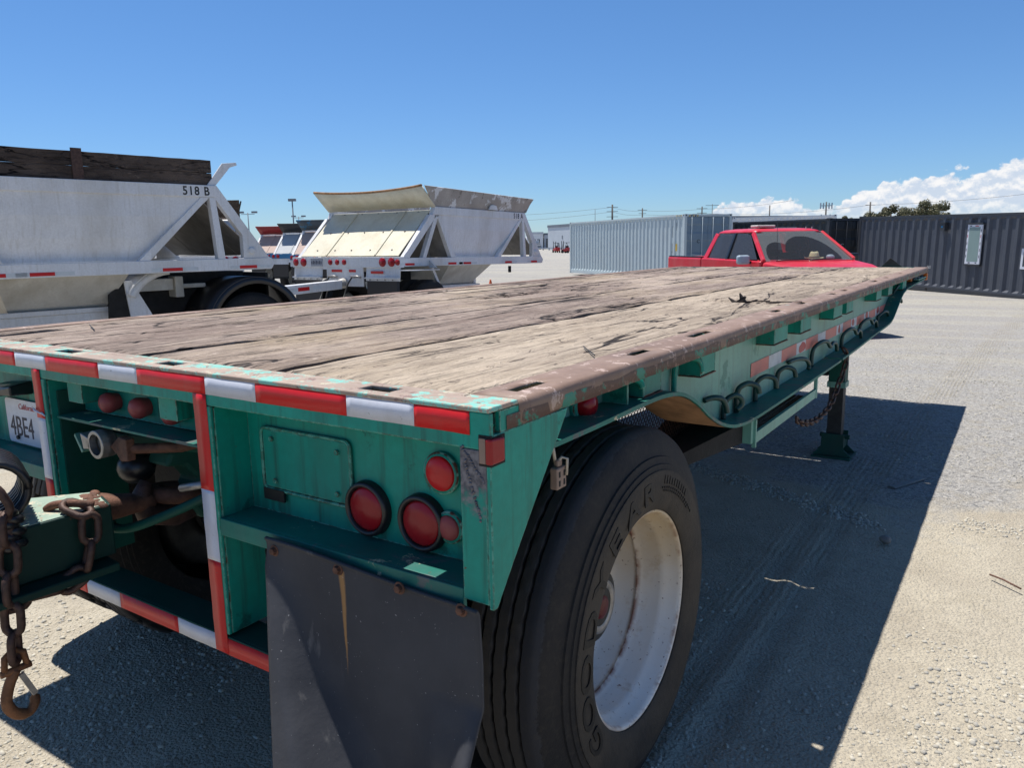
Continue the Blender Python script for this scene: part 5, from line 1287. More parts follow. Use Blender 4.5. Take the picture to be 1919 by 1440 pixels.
# wheels, fenders and tongue of the nearest one
for y0 in (3.96,):
    for x in (-.02, -.34): tyre_simple(DA, (x, y0, .43))
    for x in (-2.42, -2.10): tyre_simple(DA, (x, y0, .43), flip=True)
box('axle', 'dark', DA, -2.1, -.3, 3.9, 4.02, .37, .49)
def fender(D, x0, x1, y0, z0, r, mat, a0=-12, a1=165):
    s = MB(); n = 26; vs_ = []; fs = []
    for k in range(n+1):
        a = R(a0+(a1-a0)*k/n); y = y0+r*math.cos(a); z = z0+r*math.sin(a)*.98
        vs_ += [(x0, y, z), (x1, y, z)]
    for k in range(n): fs.append((2*k, 2*k+1, 2*k+3, 2*k+2))
    o = s.add(vs_, fs).build('fender', mat, D, smooth=True); md = o.modifiers.new('thick', 'SOLIDIFY'); md.thickness = .012
    s = MB(); ri = r-.075; vs_ = []; fs = []
    for k in range(n+1):
        a = R(a0+(a1-a0)*k/n); vs_ += [(x1, y0+r*math.cos(a), z0+r*math.sin(a)*.98), (x1, y0+ri*math.cos(a), z0+ri*math.sin(a)*.98)]
    for k in range(n): fs.append((2*k, 2*k+2, 2*k+3, 2*k+1))
    o = s.add(vs_, fs).build('fender_lip', mat, D, smooth=True); md = o.modifiers.new('thick', 'SOLIDIFY'); md.thickness = .010
fender(DA, -.62, .03, 3.97, .50, .62, 'black_plastic', -5, 175)
fender(DA, -2.44, -1.86, 4.02, .52, .64, 'white_paint', -5, 130)
quad([(-.25, 2.62, .72), (-.25, 2.86, .72), (-.25, 2.66, 1.12), (-.25, 2.58, 1.12)], .02, 'fender_bracket', 'white_paint', DA)
s = MB(); s.prism([(2.40, .72), (2.62, .72), (2.60, 1.13), (2.42, .98)], 'x', -.30, -.27); s.build('guard_shade_panel', 'dark', DA)
fender(DA, -.64, -.20, 3.08, .72, .54, 'white_paint', 92, 152)
box('chassis_shade_box', 'dark', DA, -1.95, -.66, 2.72, 4.2, .70, 1.17)  # dark block for the chassis and the shade under the body together
s = MB(); s.prism([(3.97+.60*math.cos(R(a)), .50+.58*math.sin(R(a))) for a in range(-5, 176, 12)], 'x', -.66, -.63); s.build('guard_shade_panel', 'dark', DA)  # added dark plate, darkens the view through the fender arch
box('guard_shade_panel', 'dark', DA, -2.3, -.3, 4.3, 4.33, .35, 1.15)  # added dark sheet, shuts out daylight between the wheels
s = MB(); s.box(-.66, -.52, 2.66, 3.24, .985, 1.12); s.build('dolly_beam', 'white_dirty', DA, bevel=.01)
s = MB(); s.box(-.70, -.48, 3.242, 3.34, .90, 1.14); s.box(-.58, -.50, 3.342, 3.62, 1.0, 1.05); s.build('dolly_bracket', 'white_dirty', DA, bevel=.01)
s = MB(); s.bar((-.40, 3.00, 1.40), (-.40, 2.72, 1.56), .10, .10); s.build('air_cylinder', 'white_dirty', DA)
s = MB(); s.lathe([(-.5, .0001), (-.5, .09), (.5, .09), (.5, .0001)], (-1.2, 3.1, 1.05), 'x', 16); s.build('air_tank', 'white_dirty', DA, smooth=True)
s = MB(); s.bar((-1.22, 4.0, .80), (-2.05, 6.62, .84), .16, .14); s.build('tongue', 'white_paint', DA, bevel=.008)
ta = Vector((-1.22, 4.0, .80)); tb = Vector((-2.05, 6.62, .84)); td = (tb-ta).normalized(); tn = Vector((td.y, -td.x, 0)).normalized()
for k, (t0, t1, mt) in enumerate(((.30, .40, 'lens_bright'), (.405, .50, 'tape_oldwhite'), (.505, .60, 'tape_oldwhite'), (.605, .70, 'lens_bright'), (.73, .80, 'tape_oldwhite'))):
    a = ta.lerp(tb, t0)+tn*.082; b = ta.lerp(tb, t1)+tn*.082; MB().bar(a, b, .002, .055).build('tongue_reflector', mt, DA)
s = MB(); s.lathe([(-.03, .03), (-.03, .09), (.03, .09), (.03, .03)], tb+td*.08, 'z', 16); s.build('tongue_eye', 'steel', DA)
# wheels and shelf of the second one
for x in (-.02, -.34): tyre_simple(DBB, (x, .80, .48))
for x in (-2.42, -2.10): tyre_simple(DBB, (x, .80, .48), flip=True)
s = MB(); s.box(.0005, .16, -.02, .78, 1.135, 1.150); s.prism([(.0, 1.17), (.16, 1.17), (.0, 1.30)], 'y', .70, .72); s.build('side_step', 'white_paint', DBB, bevel=.003)
quad([(-.02, .10, 1.36), (-.02, .10, 1.36001), (-.02, .9, 2.02), (-.02, .9, 2.0)], .01, 'edge_strip', 'white_paint', DBB)
MB().bar((-.2, 1.0, 1.18), (-.2, 1.45, .45), .04, .05).build('brace', 'white_paint', DBB)
s = MB(); s.lathe([(-.1, .0001), (-.1, .03), (.02, .03), (.02, .0001)], (-.1, 3.2, 1.14), 'z', 8); s.build('side_stub', 'dark', DBB)
box('jack_leg', 'white_paint', DBB, -.55, -.47, 2.55, 2.62, .15, 1.19)

# far dump trailers between the two
MT['frame_blue'] = paint('blue_frame_paint', (0.02, 0.17, 0.36), .5, .1); MT['sheet_pink'] = paint('dusty_pink_sheet', (0.50, 0.37, 0.31), .7, .08, dirt=((.4, .35, .3), .4, 2)); MT['sheet_grey'] = paint('pale_grey_sheet', (0.46, 0.48, 0.49), .7, .06, dirt=((.4, .4, .38), .4, 2))
MT['board_red'] = paint('dark_red_board', (0.26, 0.008, 0.012), .5, .1); MT['board_black'] = paint('black_board', (0.018, 0.020, 0.024), .6, .1); MT['board_blue'] = paint('blue_wood_board', (0.06, 0.08, 0.10), .7, .2, chips=(((.015, .15, .30), 3, .55),))
th = R(18)
def place_far(lat_l, depth, z):   # rear-left corner position -> origin (rear-right corner)
    p = at(lat_l, depth); return (p.x+2.44*1.12*math.cos(th), p.y+2.44*1.12*math.sin(th), z)
FG = 'dump trailers parked in a row far behind'
FR = []
for args in (('dump trailer far behind, with a dark red flared board and pink slope sheet', (472-960)/1441*36, 36, 'sheet_pink', 'board_red', 'frame_blue'),
             ('dump trailer far behind, with a black flared board and pale grey slope sheet', (512-960)/1441*32, 32, 'sheet_grey', 'board_black', 'frame_blue'),
             ('dump trailer far behind, with blue boards and a ladder leaning on its slope', (546-960)/1441*28, 28, 'sheet_pink', 'board_blue', 'frame_blue')):
    lb, la, dp, sl, bo, fr = args
    f_ = belly_dump('belly_dump_trailer', lb, place_far(la, dp, -.28), (0, 0, th), frame='white_paint', slope=sl, boards='flare', beam=fr, scale=1.12, detail=False, boardmat=bo, group=FG)
    for x in (-.02, -2.1): tyre_simple(f_, (x, .8, .44))
    FR.append(f_)
lad = MB()
def LP(x, t): return (x, .10+.80*t-.06, 1.372+.728*t+.08)
for x in (-1.00, -.62): lad.bar(LP(x-.25, -.06), LP(x+.25, 1.1), .035, .03)
for k in range(9):
    t = k/8; lad.bar(LP(-1.25+.5*t, t), LP(-.87+.5*t, t), .03, .02)
lad.build('ladder', 'rust', FR[2])
pc = at(-5.4, 15.6)
DC_ = belly_dump('belly_dump_trailer', 'white dump trailer mostly hidden behind the nearest one, with a brown end board', (pc.x, pc.y, .02), (0, 0, R(54)), slope='white_paint', boards='flare', boardmat='wood_dark', detail=False)
for x in (-.02, -2.1): tyre_simple(DC_, (x, .8, .42))
pd_ = at(-4.86, 20.2)
DD_ = belly_dump('belly_dump_trailer', 'white dump trailer almost wholly hidden behind the cream-sloped one', (pd_.x+2.3, pd_.y+1.0, .02), (0, 0, R(28)), slope='white_paint', boards='flare', boardmat='white_paint', detail=False)
for x in (-.02, -2.1): tyre_simple(DD_, (x, .8, .42))

# ------------------------------------------------------------------ shipping containers
def corrugated(parent, name, mat, x, y0, y1, z0, z1, pitch, depth, sgn, axis='y'):
    """trapezoid ribs running vertically; sgn = outward direction along x (or y when axis is 'x')"""
    n = max(1, round((y1-y0)/pitch)); p = (y1-y0)/n; prof = []
    for k in range(n):
        a = y0+k*p; prof += [(a, 0), (a+p*.26, 0), (a+p*.44, 1), (a+p*.82, 1)]
    prof.append((y1, 0))
    vs_ = []; fs = []
    zt = .10
    for (y, k) in prof:
        for z, kk in ((z0, 0), (z0+zt*.5, 0), (z0+zt*1.2, k), (z1-zt*1.2, k), (z1-zt*.4, 0), (z1, 0)):
            d = x-sgn*depth*kk
            vs_.append((d, y, z) if axis == 'y' else (y, d, z))
    w = 6
    for i in range(len(prof)-1):
        for j in range(w-1):
            q = (i*w+j, (i+1)*w+j, (i+1)*w+j+1, i*w+j+1)
            fl = (sgn < 0) == (axis == 'y'); fs.append(q[::-1] if fl else q)
    return MB().add(vs_, fs).build(name, mat, parent)
def container(name, label, loc, rot, L, Hh, mat, doormat, railmat, pitch=.35, doors=True, stripes=True, W_=2.44, depth=.045):
    C = thing(name, label, 'shipping container', loc, rot)
    e = .12
    corrugated(C, 'side_panel', mat, .02, e, L-e, .16, Hh-.09, pitch, depth, -1); corrugated(C, 'side_panel', mat, W_-.02, e, L-e, .16, Hh-.09, pitch, depth, 1)
    corrugated(C, 'end_panel', mat, L-.03, e, W_-e, .16, Hh-.09, .3, depth, 1, 'x')
    box('roof', mat, C, .05, W_-.05, .05, L-.05, Hh-.06, Hh-.03); box('floor_frame', railmat, C, .06, W_-.06, .06, L-.06, .06, .15)
    for x0 in (0, W_-.07): box('bottom_rail', railmat, C, x0, x0+.07, e+.02, L-e-.02, .02, .16); box('top_rail', railmat, C, x0, x0+.07, e+.02, L-e-.02, Hh-.09, Hh-.02)
    for x0 in (0, W_-.13):
        for y0 in (0, L-.13): box('corner_post', railmat, C, x0+.003, x0+.127, y0+.003, y0+.127, .12, Hh-.12)
    for y0 in (0, L-.07): box('end_rail', railmat, C, .14, W_-.14, y0+.004, y0+.066, Hh-.11, Hh-.012); box('end_rail', railmat, C, .14, W_-.14, y0+.004, y0+.066, .02, .14)
    for x0 in (0, W_-.16):
        for y0 in (0, L-.17):
            for z0 in (0, Hh-.118):
                cc = box('corner_casting', railmat, C, x0, x0+.16, y0, y0+.17, z0, z0+.118)
                s = MB(); s.lathe([(0, .034), (-.004 if y0 == 0 else .004, .030), (-.004 if y0 == 0 else .004, .0001)], (x0+.08, y0-.0005 if y0 == 0 else y0+.1705, z0+.06), 'y', 10); s.f = [f[::-1] for f in s.f]; g = s.build('casting_hole', 'dark', cc, loc=(0, 0, 0))
                s = MB(); s.lathe([(0, .034), (-.004, .030), (-.004, .0001)], (-.0005 if x0 == 0 else x0+.165, y0+.085, z0+.06), 'x', 10); s.f = [f[::-1] for f in s.f]; s.build('casting_hole', 'dark', cc, loc=(0, 0, 0))
    if doors:
        for k, (xa, xb) in enumerate(((.14, W_/2-.006), (W_/2+.006, W_-.14))):
            s = MB(); zs = [.15, .45, .52, .80, .87, 1.15, 1.22, Hh-1.2, Hh-1.13, Hh-.85, Hh-.78, Hh-.5, Hh-.43, Hh-.125]; zs = sorted(set(zs)); vs_ = []; fs = []
            for i, z in enumerate(zs):
                yy = .035+(.025 if (i // 2) % 2 else 0); vs_ += [(xa, yy, z), (xb, yy, z)]
            for i in range(len(zs)-1): fs.append((2*i, 2*i+1, 2*i+3, 2*i+2))
            s.add(vs_, fs); dr = s.build('door', doormat, C); md = dr.modifiers.new('thick', 'SOLIDIFY'); md.thickness = .03; md.offset = -1
            for xx in (xa+(xb-xa)*.22, xa+(xb-xa)*.72):
                MB().tube([(xx, .012, .10), (xx, .012, Hh-.08)], .017, 8).build('locking_bar', railmat, dr, smooth=True, loc=(0, 0, 0))
                box('bar_keeper', railmat, dr, xx-.04, xx+.04, .002, .03, Hh-.20, Hh-.14).location = (0, 0, 0)
            MB().bar((xa+.2, .0, 1.15), (xa+.75, .0, 1.12), .02, .03).build('door_handle', railmat, dr, loc=(0, 0, 0))
    return C
MT['cont_light'] = paint('pale_blue_grey_container_paint', (0.50, 0.58, 0.60), .5, .04, chips=((RUSTL, 9, .785),), dirt=((.42, .46, .46), .4, 2))
MT['cont_lrail'] = paint('pale_container_rail', (0.54, 0.61, 0.62), .5, .04); MT['cont_door'] = paint('blue_grey_door_paint', (0.20, 0.27, 0.33), .5, .05); MT['cont_doorbar'] = plain('blue_grey_bars', (0.30, 0.37, 0.43), .5, 0, .1)
MT['cont_dark'] = paint('charcoal_container_paint', (0.060, 0.068, 0.088), .5, .06, chips=(((.16, .16, .17), 22, .76),), dirt=((.10, .105, .11), .45, 3)); MT['cont_drail'] = paint('dark_container_rail', (0.035, 0.038, 0.045), .5, .08)
MT['cont_dark2'] = paint('dark_container_paint', (0.022, 0.027, 0.032), .5, .08); MT['yellow'] = plain('yellow_decal', (.55, .36, .03), .5)
def crot(a, b): d = (Vector(b)-Vector(a)); return -math.atan2(d.x, d.y)
la, lb = (-11.82, 31.55), (-21.75, 38.92)
LC = container('shipping_container', 'pale grey forty-foot corrugated container with blue-grey doors', (la[0], la[1], -.25), (0, 0, crot(la, lb)), 12.19, 2.90, 'cont_light', 'cont_door', 'cont_lrail', .348)
for k in range(5): MB().prism([(.22+k*.10, 2.79), (.27+k*.10, 2.79), (.30+k*.10, 2.87), (.25+k*.10, 2.87)], 'y', .0, .0035).build('hazard_stripe', 'yellow' if k % 2 == 0 else 'ink_black', LC)
for k in range(5): MB().prism([(.22+k*.10, 2.81), (.27+k*.10, 2.81), (.30+k*.10, 2.87), (.25+k*.10, 2.87)], 'x', -.002, -.0005).build('hazard_stripe', 'yellow' if k % 2 == 0 else 'ink_black', LC)
s = MB(); s.tube([(.75+.07*math.cos(a), .030, 1.72+.07*math.sin(a)) for a in np.linspace(.6, 5.6, 16)], .010, 5); s.build('door_emblem', 'ink_black', LC)
box('warning_decal', 'yellow', LC, .011, .0185, .60, .72, 1.30, 1.62)
for (yy, zz, h_) in ((.98, 1.9, .5), (.99, 1.2, .45), (1.01, .5, .8), (.66, 2.2, .35)): box('paint_scuff', 'ink_black', LC, .012, .0192, yy, yy+.012, zz, zz+h_)
fl, nr_ = Vector((-4.90, 32.06)), Vector((.528, 26.51)); dv_ = (fl-nr_).normalized(); og = fl-dv_*12.19
DCn = container('shipping_container', 'charcoal grey container home with white-framed windows cut in its side', (og.x, og.y, -.50), (R(.96), 0, crot((0, 0), dv_)), 12.19, 2.62, 'cont_dark', 'cont_dark2', 'cont_drail', .372, depth=.06)
# its own details; local y runs towards the far left end
def cy(t): return 12.19-t
win = box('window', 'plate', DCn, -.030, .012, cy(6.27), cy(5.67), 1.02, 2.26)
win.location = (0, 0, 0)
box('window_pane', 'grey_frost', win, -.034, -.0305, cy(6.195), cy(5.745), 1.10, 2.18).location = (0, 0, 0)
for (z, y, ww, hh) in ((2.20, 6.05, .14, .03), (2.20, 5.80, .07, .03), (1.045, 5.85, .08, .03), (1.05, 6.13, .06, .03)): box('sticker', 'ink_red' if ww > .1 else 'ink', win, -.0325, -.0303, cy(y+ww/2), cy(y-ww/2), z, z+hh).location = (0, 0, 0)
for z in (1.22, 1.42, 1.62, 1.85, 2.02):
    for y in (6.228, 5.685): box('sticker', 'ink_red' if int(z*100) % 2 else 'ink', win, -.0325, -.0303, cy(y+.02), cy(y), z, z+.09).location = (0, 0, 0)
box('window_hood', 'cont_drail', DCn, -.075, .012, cy(6.33), cy(5.61), 2.29, 2.32); box('window_sill', 'cont_drail', DCn, -.05, .012, cy(6.31), cy(5.63), .97, 1.005)
win2 = box('window', 'plate', DCn, -.030, .012, cy(8.55), cy(7.85), .95, 1.55); win2.location = (0, 0, 0)
box('window_pane', 'bldg_glass', win2, -.034, -.0305, cy(8.47), cy(7.93), 1.03, 1.47).location = (0, 0, 0); box('window_hood', 'cont_drail', DCn, -.075, .012, cy(8.6), cy(7.8), 1.60, 1.63)
vb = box('vent_box', 'cont_drail', DCn, -.10, .012, cy(4.73), cy(4.50), 2.06, 2.32); box('vent_cap', 'frame_blue', DCn, -.104, -.1005, cy(4.65), cy(4.57), 2.17, 2.23)
box('vent_hood', 'cont_drail', DCn, -.13, .012, cy(4.77), cy(4.47), 2.325, 2.34)
s = MB(); s.lathe([(0, .05), (-.012, .045), (-.012, .0001)], (-.0005, cy(4.0), .09), 'x', 14); s.f = [f[::-1] for f in s.f]; s.build('drain_hole', 'dark', DCn)
put_text('265', .13, 'lime', DCn, lambda x, y, z: (-.0095-z, cy(3.95)-x, .80+y), .0004)
la2, lb2 = (-5.89, 31.64), (-11.35, 35.46)
D2 = container('shipping_container', 'black twenty-foot container with its door end beside the charcoal one', (la2[0], la2[1], -.31), (R(.3), 0, crot(la2, lb2)), 6.06, 2.60, 'cont_dark2', 'cont_dark2', 'cont_drail', .36)
MB().tube([(.75+.07*math.cos(a), .030, 1.52+.07*math.sin(a)) for a in np.linspace(.6, 5.6, 16)], .010, 5).build('door_emblem', 'lime', D2)
pb = at(15.0, 51); pb2 = at(20.2, 49)
CB = container('shipping_container', 'white container whose top just shows above the black one', (pb.x, pb.y, .15), (0, 0, crot(pb.xy, pb2.xy)), 6.06, 2.75, 'bldg_white', 'cont_door', 'bldg_white', .35, doors=False)

# ------------------------------------------------------------------ red pickup
hd = Vector((.716, -.698)).normalized(); mc = at(5.42, 14.40).xy; po = mc-hd*.85
TR = thing('pickup_truck', 'red crew-cab pickup truck with dusty windows parked beyond the flatbed', 'pickup truck', (po.x, po.y, -.20), (0, 0, -math.atan2(hd.x, hd.y)))
rm = 'red_truck'
s = MB(); s.prism([(-1.18, .50), (1.18, .50), (1.20, 1.30), (1.20, 1.33), (-1.18, 1.36)], 'x', -.985, .985); s.build('cab_body', rm, TR, bevel=.05, bseg=4)
s = MB(); s.prism([(1.205, .50), (2.40, .50), (2.45, .80), (2.42, 1.02), (2.25, 1.16), (1.8, 1.25), (1.205, 1.325)], 'x', -.965, .965); s.v = [(x*(1-.20*max(0, (y-1.5)/.95)**1.6), y, z) for x, y, z in s.v]; s.build('hood', rm, TR, bevel=.07, bseg=4)
for sg in (-1, 1):
    s = MB(); s.box(sg*.985, sg*.86, -2.92, -1.195, .55, 1.37); s.build('bed_side', rm, TR, bevel=.05, bseg=4)
    s = MB(); s.box(sg*.975, sg*.88, -2.88, -1.21, 1.368, 1.385); s.build('bed_rail_cap', 'black_plastic', TR, bevel=.006)
s = MB(); s.box(-.858, .858, -2.92, -2.83, .60, 1.36); s.build('tailgate', rm, TR, bevel=.03)
box('bed_floor', 'dark', TR, -.858, .858, -2.82, -1.2, .75, .80)
# cab: roof and pillars
def gx(z): return .93-(z-1.33)/.60*.22
def roof_ring(z, inset, y0, y1, n=6):
    p = []; hw = gx(z)-inset
    for cx_, cy_, a in ((hw-.10, y1-.16, 0), (-hw+.10, y1-.16, 90), (-hw+.10, y0+.14, 180), (hw-.10, y0+.14, 270)):
        for k in range(n+1):
            an = R(a+90*k/n); p.append((cx_+.10*math.cos(an), cy_+(.16 if a < 180 else .14)*math.sin(an), z))
    return p
rings = [roof_ring(1.845, .0, -1.03, .52), roof_ring(1.885, .025, -1.00, .45), roof_ring(1.915, .085, -.93, .34), roof_ring(1.932, .22, -.75, .12)]
n = len(rings[0]); vs_ = [p for r_ in rings for p in r_]; fs = []
for i in range(3):
    for k in range(n): fs.append((i*n+k, i*n+(k+1) % n, (i+1)*n+(k+1) % n, (i+1)*n+k))
fs += [tuple(3*n+k for k in range(n)), tuple(range(n))[::-1]]
MB().add(vs_, fs).build('roof', rm, TR, smooth=True)
s = MB(); s.box(-.38, .30, -.52, .16, 1.926, 1.940); s.build('sunroof', 'cont_doorbar', TR, bevel=.006)
for sg in (-1, 1):
    for a, b, w in (((sg*.925, 1.22, 1.33), (sg*.720, .46, 1.842), .075), ((sg*.945, -.12, 1.33), (sg*.750, -.13, 1.845), .085), ((sg*.94, -1.06, 1.33), (sg*.725, -.93, 1.840), .17)):
        MB().bar(a, b, .06, w, up=(0, 1, 0)).build('pillar', 'black_plastic' if w == .085 else rm, TR, bevel=.015)
    # window glass and black trim just outside the pillars
    for poly, nm in (([(1.00, 1.355), (.46, 1.800), (.30, 1.835), (-.10, 1.845), (-.10, 1.355)], 'front_side_window'), ([(-.15, 1.355), (-.15, 1.845), (-.78, 1.835), (-.93, 1.70), (-.98, 1.355)], 'rear_side_window')):
        vs_ = [(sg*(gx(z)+.010), y, z) for y, z in poly]; f = tuple(range(len(vs_)))
        o = MB().add(vs_, [f if sg > 0 else f[::-1]]).build(nm, 'win_glass', TR)
    s = MB(); s.bar((sg*(gx(1.36)+.006), -.125, 1.36), (sg*(gx(1.84)+.006), -.125, 1.84), .02, .05, up=(0, 1, 0)); s.build('door_trim', 'black_plastic', TR)
    # mirrors
    s = MB(); s.box(sg*1.02, sg*1.26, .80, .93, 1.27, 1.44); m_ = s.build('door_mirror', 'cont_doorbar' if sg > 0 else 'black_plastic', TR, bevel=.045, bseg=4)
    MB().bar((sg*.93, .86, 1.30), (sg*1.06, .86, 1.31), .06, .05).build('mirror_arm', 'black_plastic', TR)
    # headlight and grille corner
    s = MB(); s.hexa([(sg*a, b, z) for z in (.80, 1.02) for a, b in (((.60, 2.44), (.78, 2.38), (.84, 2.20), (.60, 2.20)) if sg > 0 else ((.60, 2.20), (.84, 2.20), (.78, 2.38), (.60, 2.44)))]); s.build('headlight', 'bldg_glass', TR, bevel=.01)
    s = MB(); s.tube([(sg*.80, 2.30, 1.03), (sg*.80, 2.37, .80), (sg*.62, 2.45, .79)], .022, 8); s.build('headlight_surround', rm, TR, smooth=True)
    s = MB(); s.hexa([(sg*a, b, z) for z in (.36, .62) for a, b in (((.0, 2.62), (.72, 2.58), (.90, 2.30), (.0, 2.30)) if sg > 0 else ((.0, 2.30), (.90, 2.30), (.72, 2.58), (.0, 2.62)))]); s.build('bumper', rm, TR, bevel=.03, bseg=3)
    s = MB(); s.box(sg*.66, sg*.80, 2.50, 2.575, .43, .54); s.build('fog_lamp', 'black_plastic', TR, bevel=.01)
# windscreen with dusty arc
def ws(u, t, off=0):   # u -1..1 across, t 0..1 up
    hw = .90+(.72-.90)*t; cv_ = .07*(1-u*u)
    return (u*hw, 1.235+(.455-1.235)*t+cv_+off*.6, 1.325+(1.865-1.325)*t+off)
vs_ = []; fs = []
for j in range(7):
    for i in range(13): vs_.append(ws(-1+2*i/12, j/6))
for j in range(6):
    for i in range(12): q = j*13+i; fs.append((q, q+13, q+14, q+1)[::-1] if False else (q+1, q, q+13, q+14))
WSo = MB().add(vs_, fs).build('windscreen', 'wind_glass', TR, smooth=True)
# dust outside the two wiped arcs
vs_ = []; fs = []; nu, nv = 150, 64
def wiped(u, t):
    x = u*(.9-.18*t); 
    return ((x+.12)/.55)**2+((t-.0)/.82)**2 < 1 or ((x-.46)/.34)**2+((t-.0)/.62)**2 < 1
for j in range(nv):
    for i in range(nu):
        u = -1+2*(i+.5)/nu; t = (j+.5)/nv
        if wiped(u, t): continue
        o = len(vs_); 
        for (a, b) in ((0, 0), (1, 0), (1, 1), (0, 1)): vs_.append(ws(-1+2*(i+a)/nu, (j+b)/nv, .003))
        fs.append((o+1, o, o+3, o+2))
MB().add(vs_, fs).build('windscreen_dust', 'wind_dust', WSo, loc=(0, 0, 0))['kind'] = 'stuff'
for sg in (-.05, .62): MB().tube([(sg+.1, 1.30, 1.335), (sg-.15, 1.285, 1.345), (sg-.55, 1.285, 1.352)], .010, 6).build('wiper', 'black_plastic', TR, smooth=True)
MB().tube([(.70, 1.30, 1.33), (.705, 1.28, 1.70), (.71, 1.26, 2.05)], .004, 5).build('aerial', 'black_plastic', TR)
box('dashboard', 'dark_steel', TR, -.85, .85, .62, 1.10, 1.20, 1.332)
for x in (-.42, .42):
    s = MB(); s.box(x-.25, x+.25, -.12, .02, 1.0, 1.46); s.box(x-.13, x+.13, -.10, -.02, 1.47, 1.66); s.build('seat', 'dark', TR, bevel=.04, bseg=3)
s = MB(); s.box(-.7, .7, -.92, -.80, 1.0, 1.50); s.build('rear_seat', 'dark', TR, bevel=.04)
s = MB(); s.tube([(-.42+.18*math.cos(a), .50-.06*math.sin(a), 1.40+.17*math.sin(a)) for a in np.linspace(0, 2*math.pi, 24, endpoint=False)], .015, 8, closed=True); s.build('steering_wheel', 'black_plastic', TR, smooth=True)
vs_ = [(-.68, -.985, 1.40), (.68, -.985, 1.40), (.62, -.93, 1.80), (-.62, -.93, 1.80)]
MB().add(vs_, [(0, 1, 2, 3)]).build('rear_window', 'win_glass', TR)
box('cab_lining', 'dark', TR, -.78, .78, -.96, -.93, 1.0, 1.42); box('cab_lining', 'dark', TR, -.90, .90, -.9, .6, 1.347, 1.352)
s = MB(); s.box(-.80, .80, -1.14, -1.0, 1.33, 1.395); s.build('rear_cab_wall', rm, TR)
s = MB(); s.box(.12, .50, -.06, .22, 1.950, 1.995); s.build('roof_beacon', 'white_dirty', TR, bevel=.016, bseg=4)
box('beacon_base', 'black_plastic', TR, .22, .42, .0, .14, 1.936, 1.952)
for x in (-.42, -.55): MB().tube([(x, .40, 1.89), (x, .40, 1.95)], .008, 6).build('roof_marker_stub', 'white_dirty', TR)
for (x, y) in ((-.985, 1.72), (-.985, -1.95)): tyre_simple(TR, (x, y, .41), .41, .27, rim='steel', flip=True, mat='rubber')
for (x, y) in ((.985, 1.72), (.985, -1.95)): tyre_simple(TR, (x, y, .41), .41, .27, rim='steel', mat='rubber')
# straw hat and cloth cap lying on the dashboard
def tl(x, y, z): 
    return TR.matrix_basis @ Vector((x, y, z))
bpy.context.view_layer.update()
hp = Matrix.Translation(TR.location) @ TR.rotation_euler.to_matrix().to_4x4() @ Vector((-.33, .86, 1.340))
s = MB(); s.lathe([(.0, .0001), (.0, .10), (.006, .17), (.018, .19), (.022, .188), (.010, .165), (.010, .112), (.028, .108), (.10, .088), (.145, .070), (.150, .05), (.138, .0001)], (0, 0, 0), 'z', 32)
s.v = [(x*.9, y*1.1, z+.10*max(0, abs(x)-.10)-.02*(z > .12)*(1-abs(x)/.1 if abs(x) < .1 else 0)) for x, y, z in s.v]
HT = thing('straw_hat', 'pale straw hat lying on the dashboard behind the pickup windscreen', 'hat', hp, (0, 0, R(30)))
s.build('hat_body', 'straw', HT, smooth=True)
s = MB(); s.lathe([(.026, .111), (.050, .103)], (0, 0, 0), 'z', 32); s.v = [(x*.9, y*1.1, z) for x, y, z in s.v]; s.build('hat_band', 'twig', HT, smooth=True)
hp2 = Matrix.Translation(TR.location) @ TR.rotation_euler.to_matrix().to_4x4() @ Vector((-.66, .88, 1.375))
blob('cap', 'crumpled pale cloth cap on the dashboard to the side of the straw hat', 'cap', hp2, .085, 'plate', .55, 3)

# ------------------------------------------------------------------ far yard, buildings, poles and trees
def building(name, label, pa, pb_, z0, h, depth, wall, trim, fas=.10):
    a = Vector(pa); b = Vector(pb_); d = b-a; L = d.length; D = thing(name, label, 'building', (a.x, a.y, z0), (0, 0, crot(pa, pb_)))
    s = MB(); s.box(0, depth, 0, L, 0, h*(1-fas)); s.build('wall', wall, D); 
    s = MB(); s.box(-.15, depth+.15, -.15, L+.15, h*(1-fas), h); s.build('fascia', trim, D); return D, L
p1 = at(12.8, 257).xy; p2 = at(12.8+(40.9-12.8)*.95, 257+(179-257)*.95).xy
WH, WL = building('warehouse', 'long pale grey metal warehouse beyond the pale container', p2, p1, -1.0, 8.1, 40, 'asphalt_grey', 'bldg_trim', .10)
box('door', 'bldg_trim', WH, -.06, -.01, WL-9.5, WL-8.2, 0, 2.3); box('vent', 'bldg_trim', WH, -.06, -.01, WL-12.5, WL-11.8, 3.5, 4.6)
# left-facing gable wall is the end of the box
q1 = at((1018-960)/1441*330, 330).xy; q0 = at((990-960)/1441*330, 330).xy
OF, OL = building('office_building', 'white office building with dark windows far behind the yard', q0, q1, -1.2, 6.8, 25, 'bldg_white', 'asphalt_grey', .12)
# its seen side faces the camera: windows
def win_face(D, ys, z0, z1, w, x=25.02):
    for y in ys: box('window', 'bldg_glass', D, -.06, -.02, y, y+w, z0, z1); box('window', 'bldg_glass', D, x, x+.04, y, y+w, z0, z1)
win_face(OF, [.8, 2.4, 4.0], 1.6, 4.0, 1.1)
q2 = at((1020-960)/1441*335, 335).xy; q3 = at((1034-960)/1441*335, 335).xy
OF2, _ = building('office_building', 'low grey office building between the white one and the warehouse', q2, q3, -1.2, 6.4, 25, 'asphalt_grey', 'bldg_trim', .12)
win_face(OF2, [.8], .6, 4.2, 2.0)
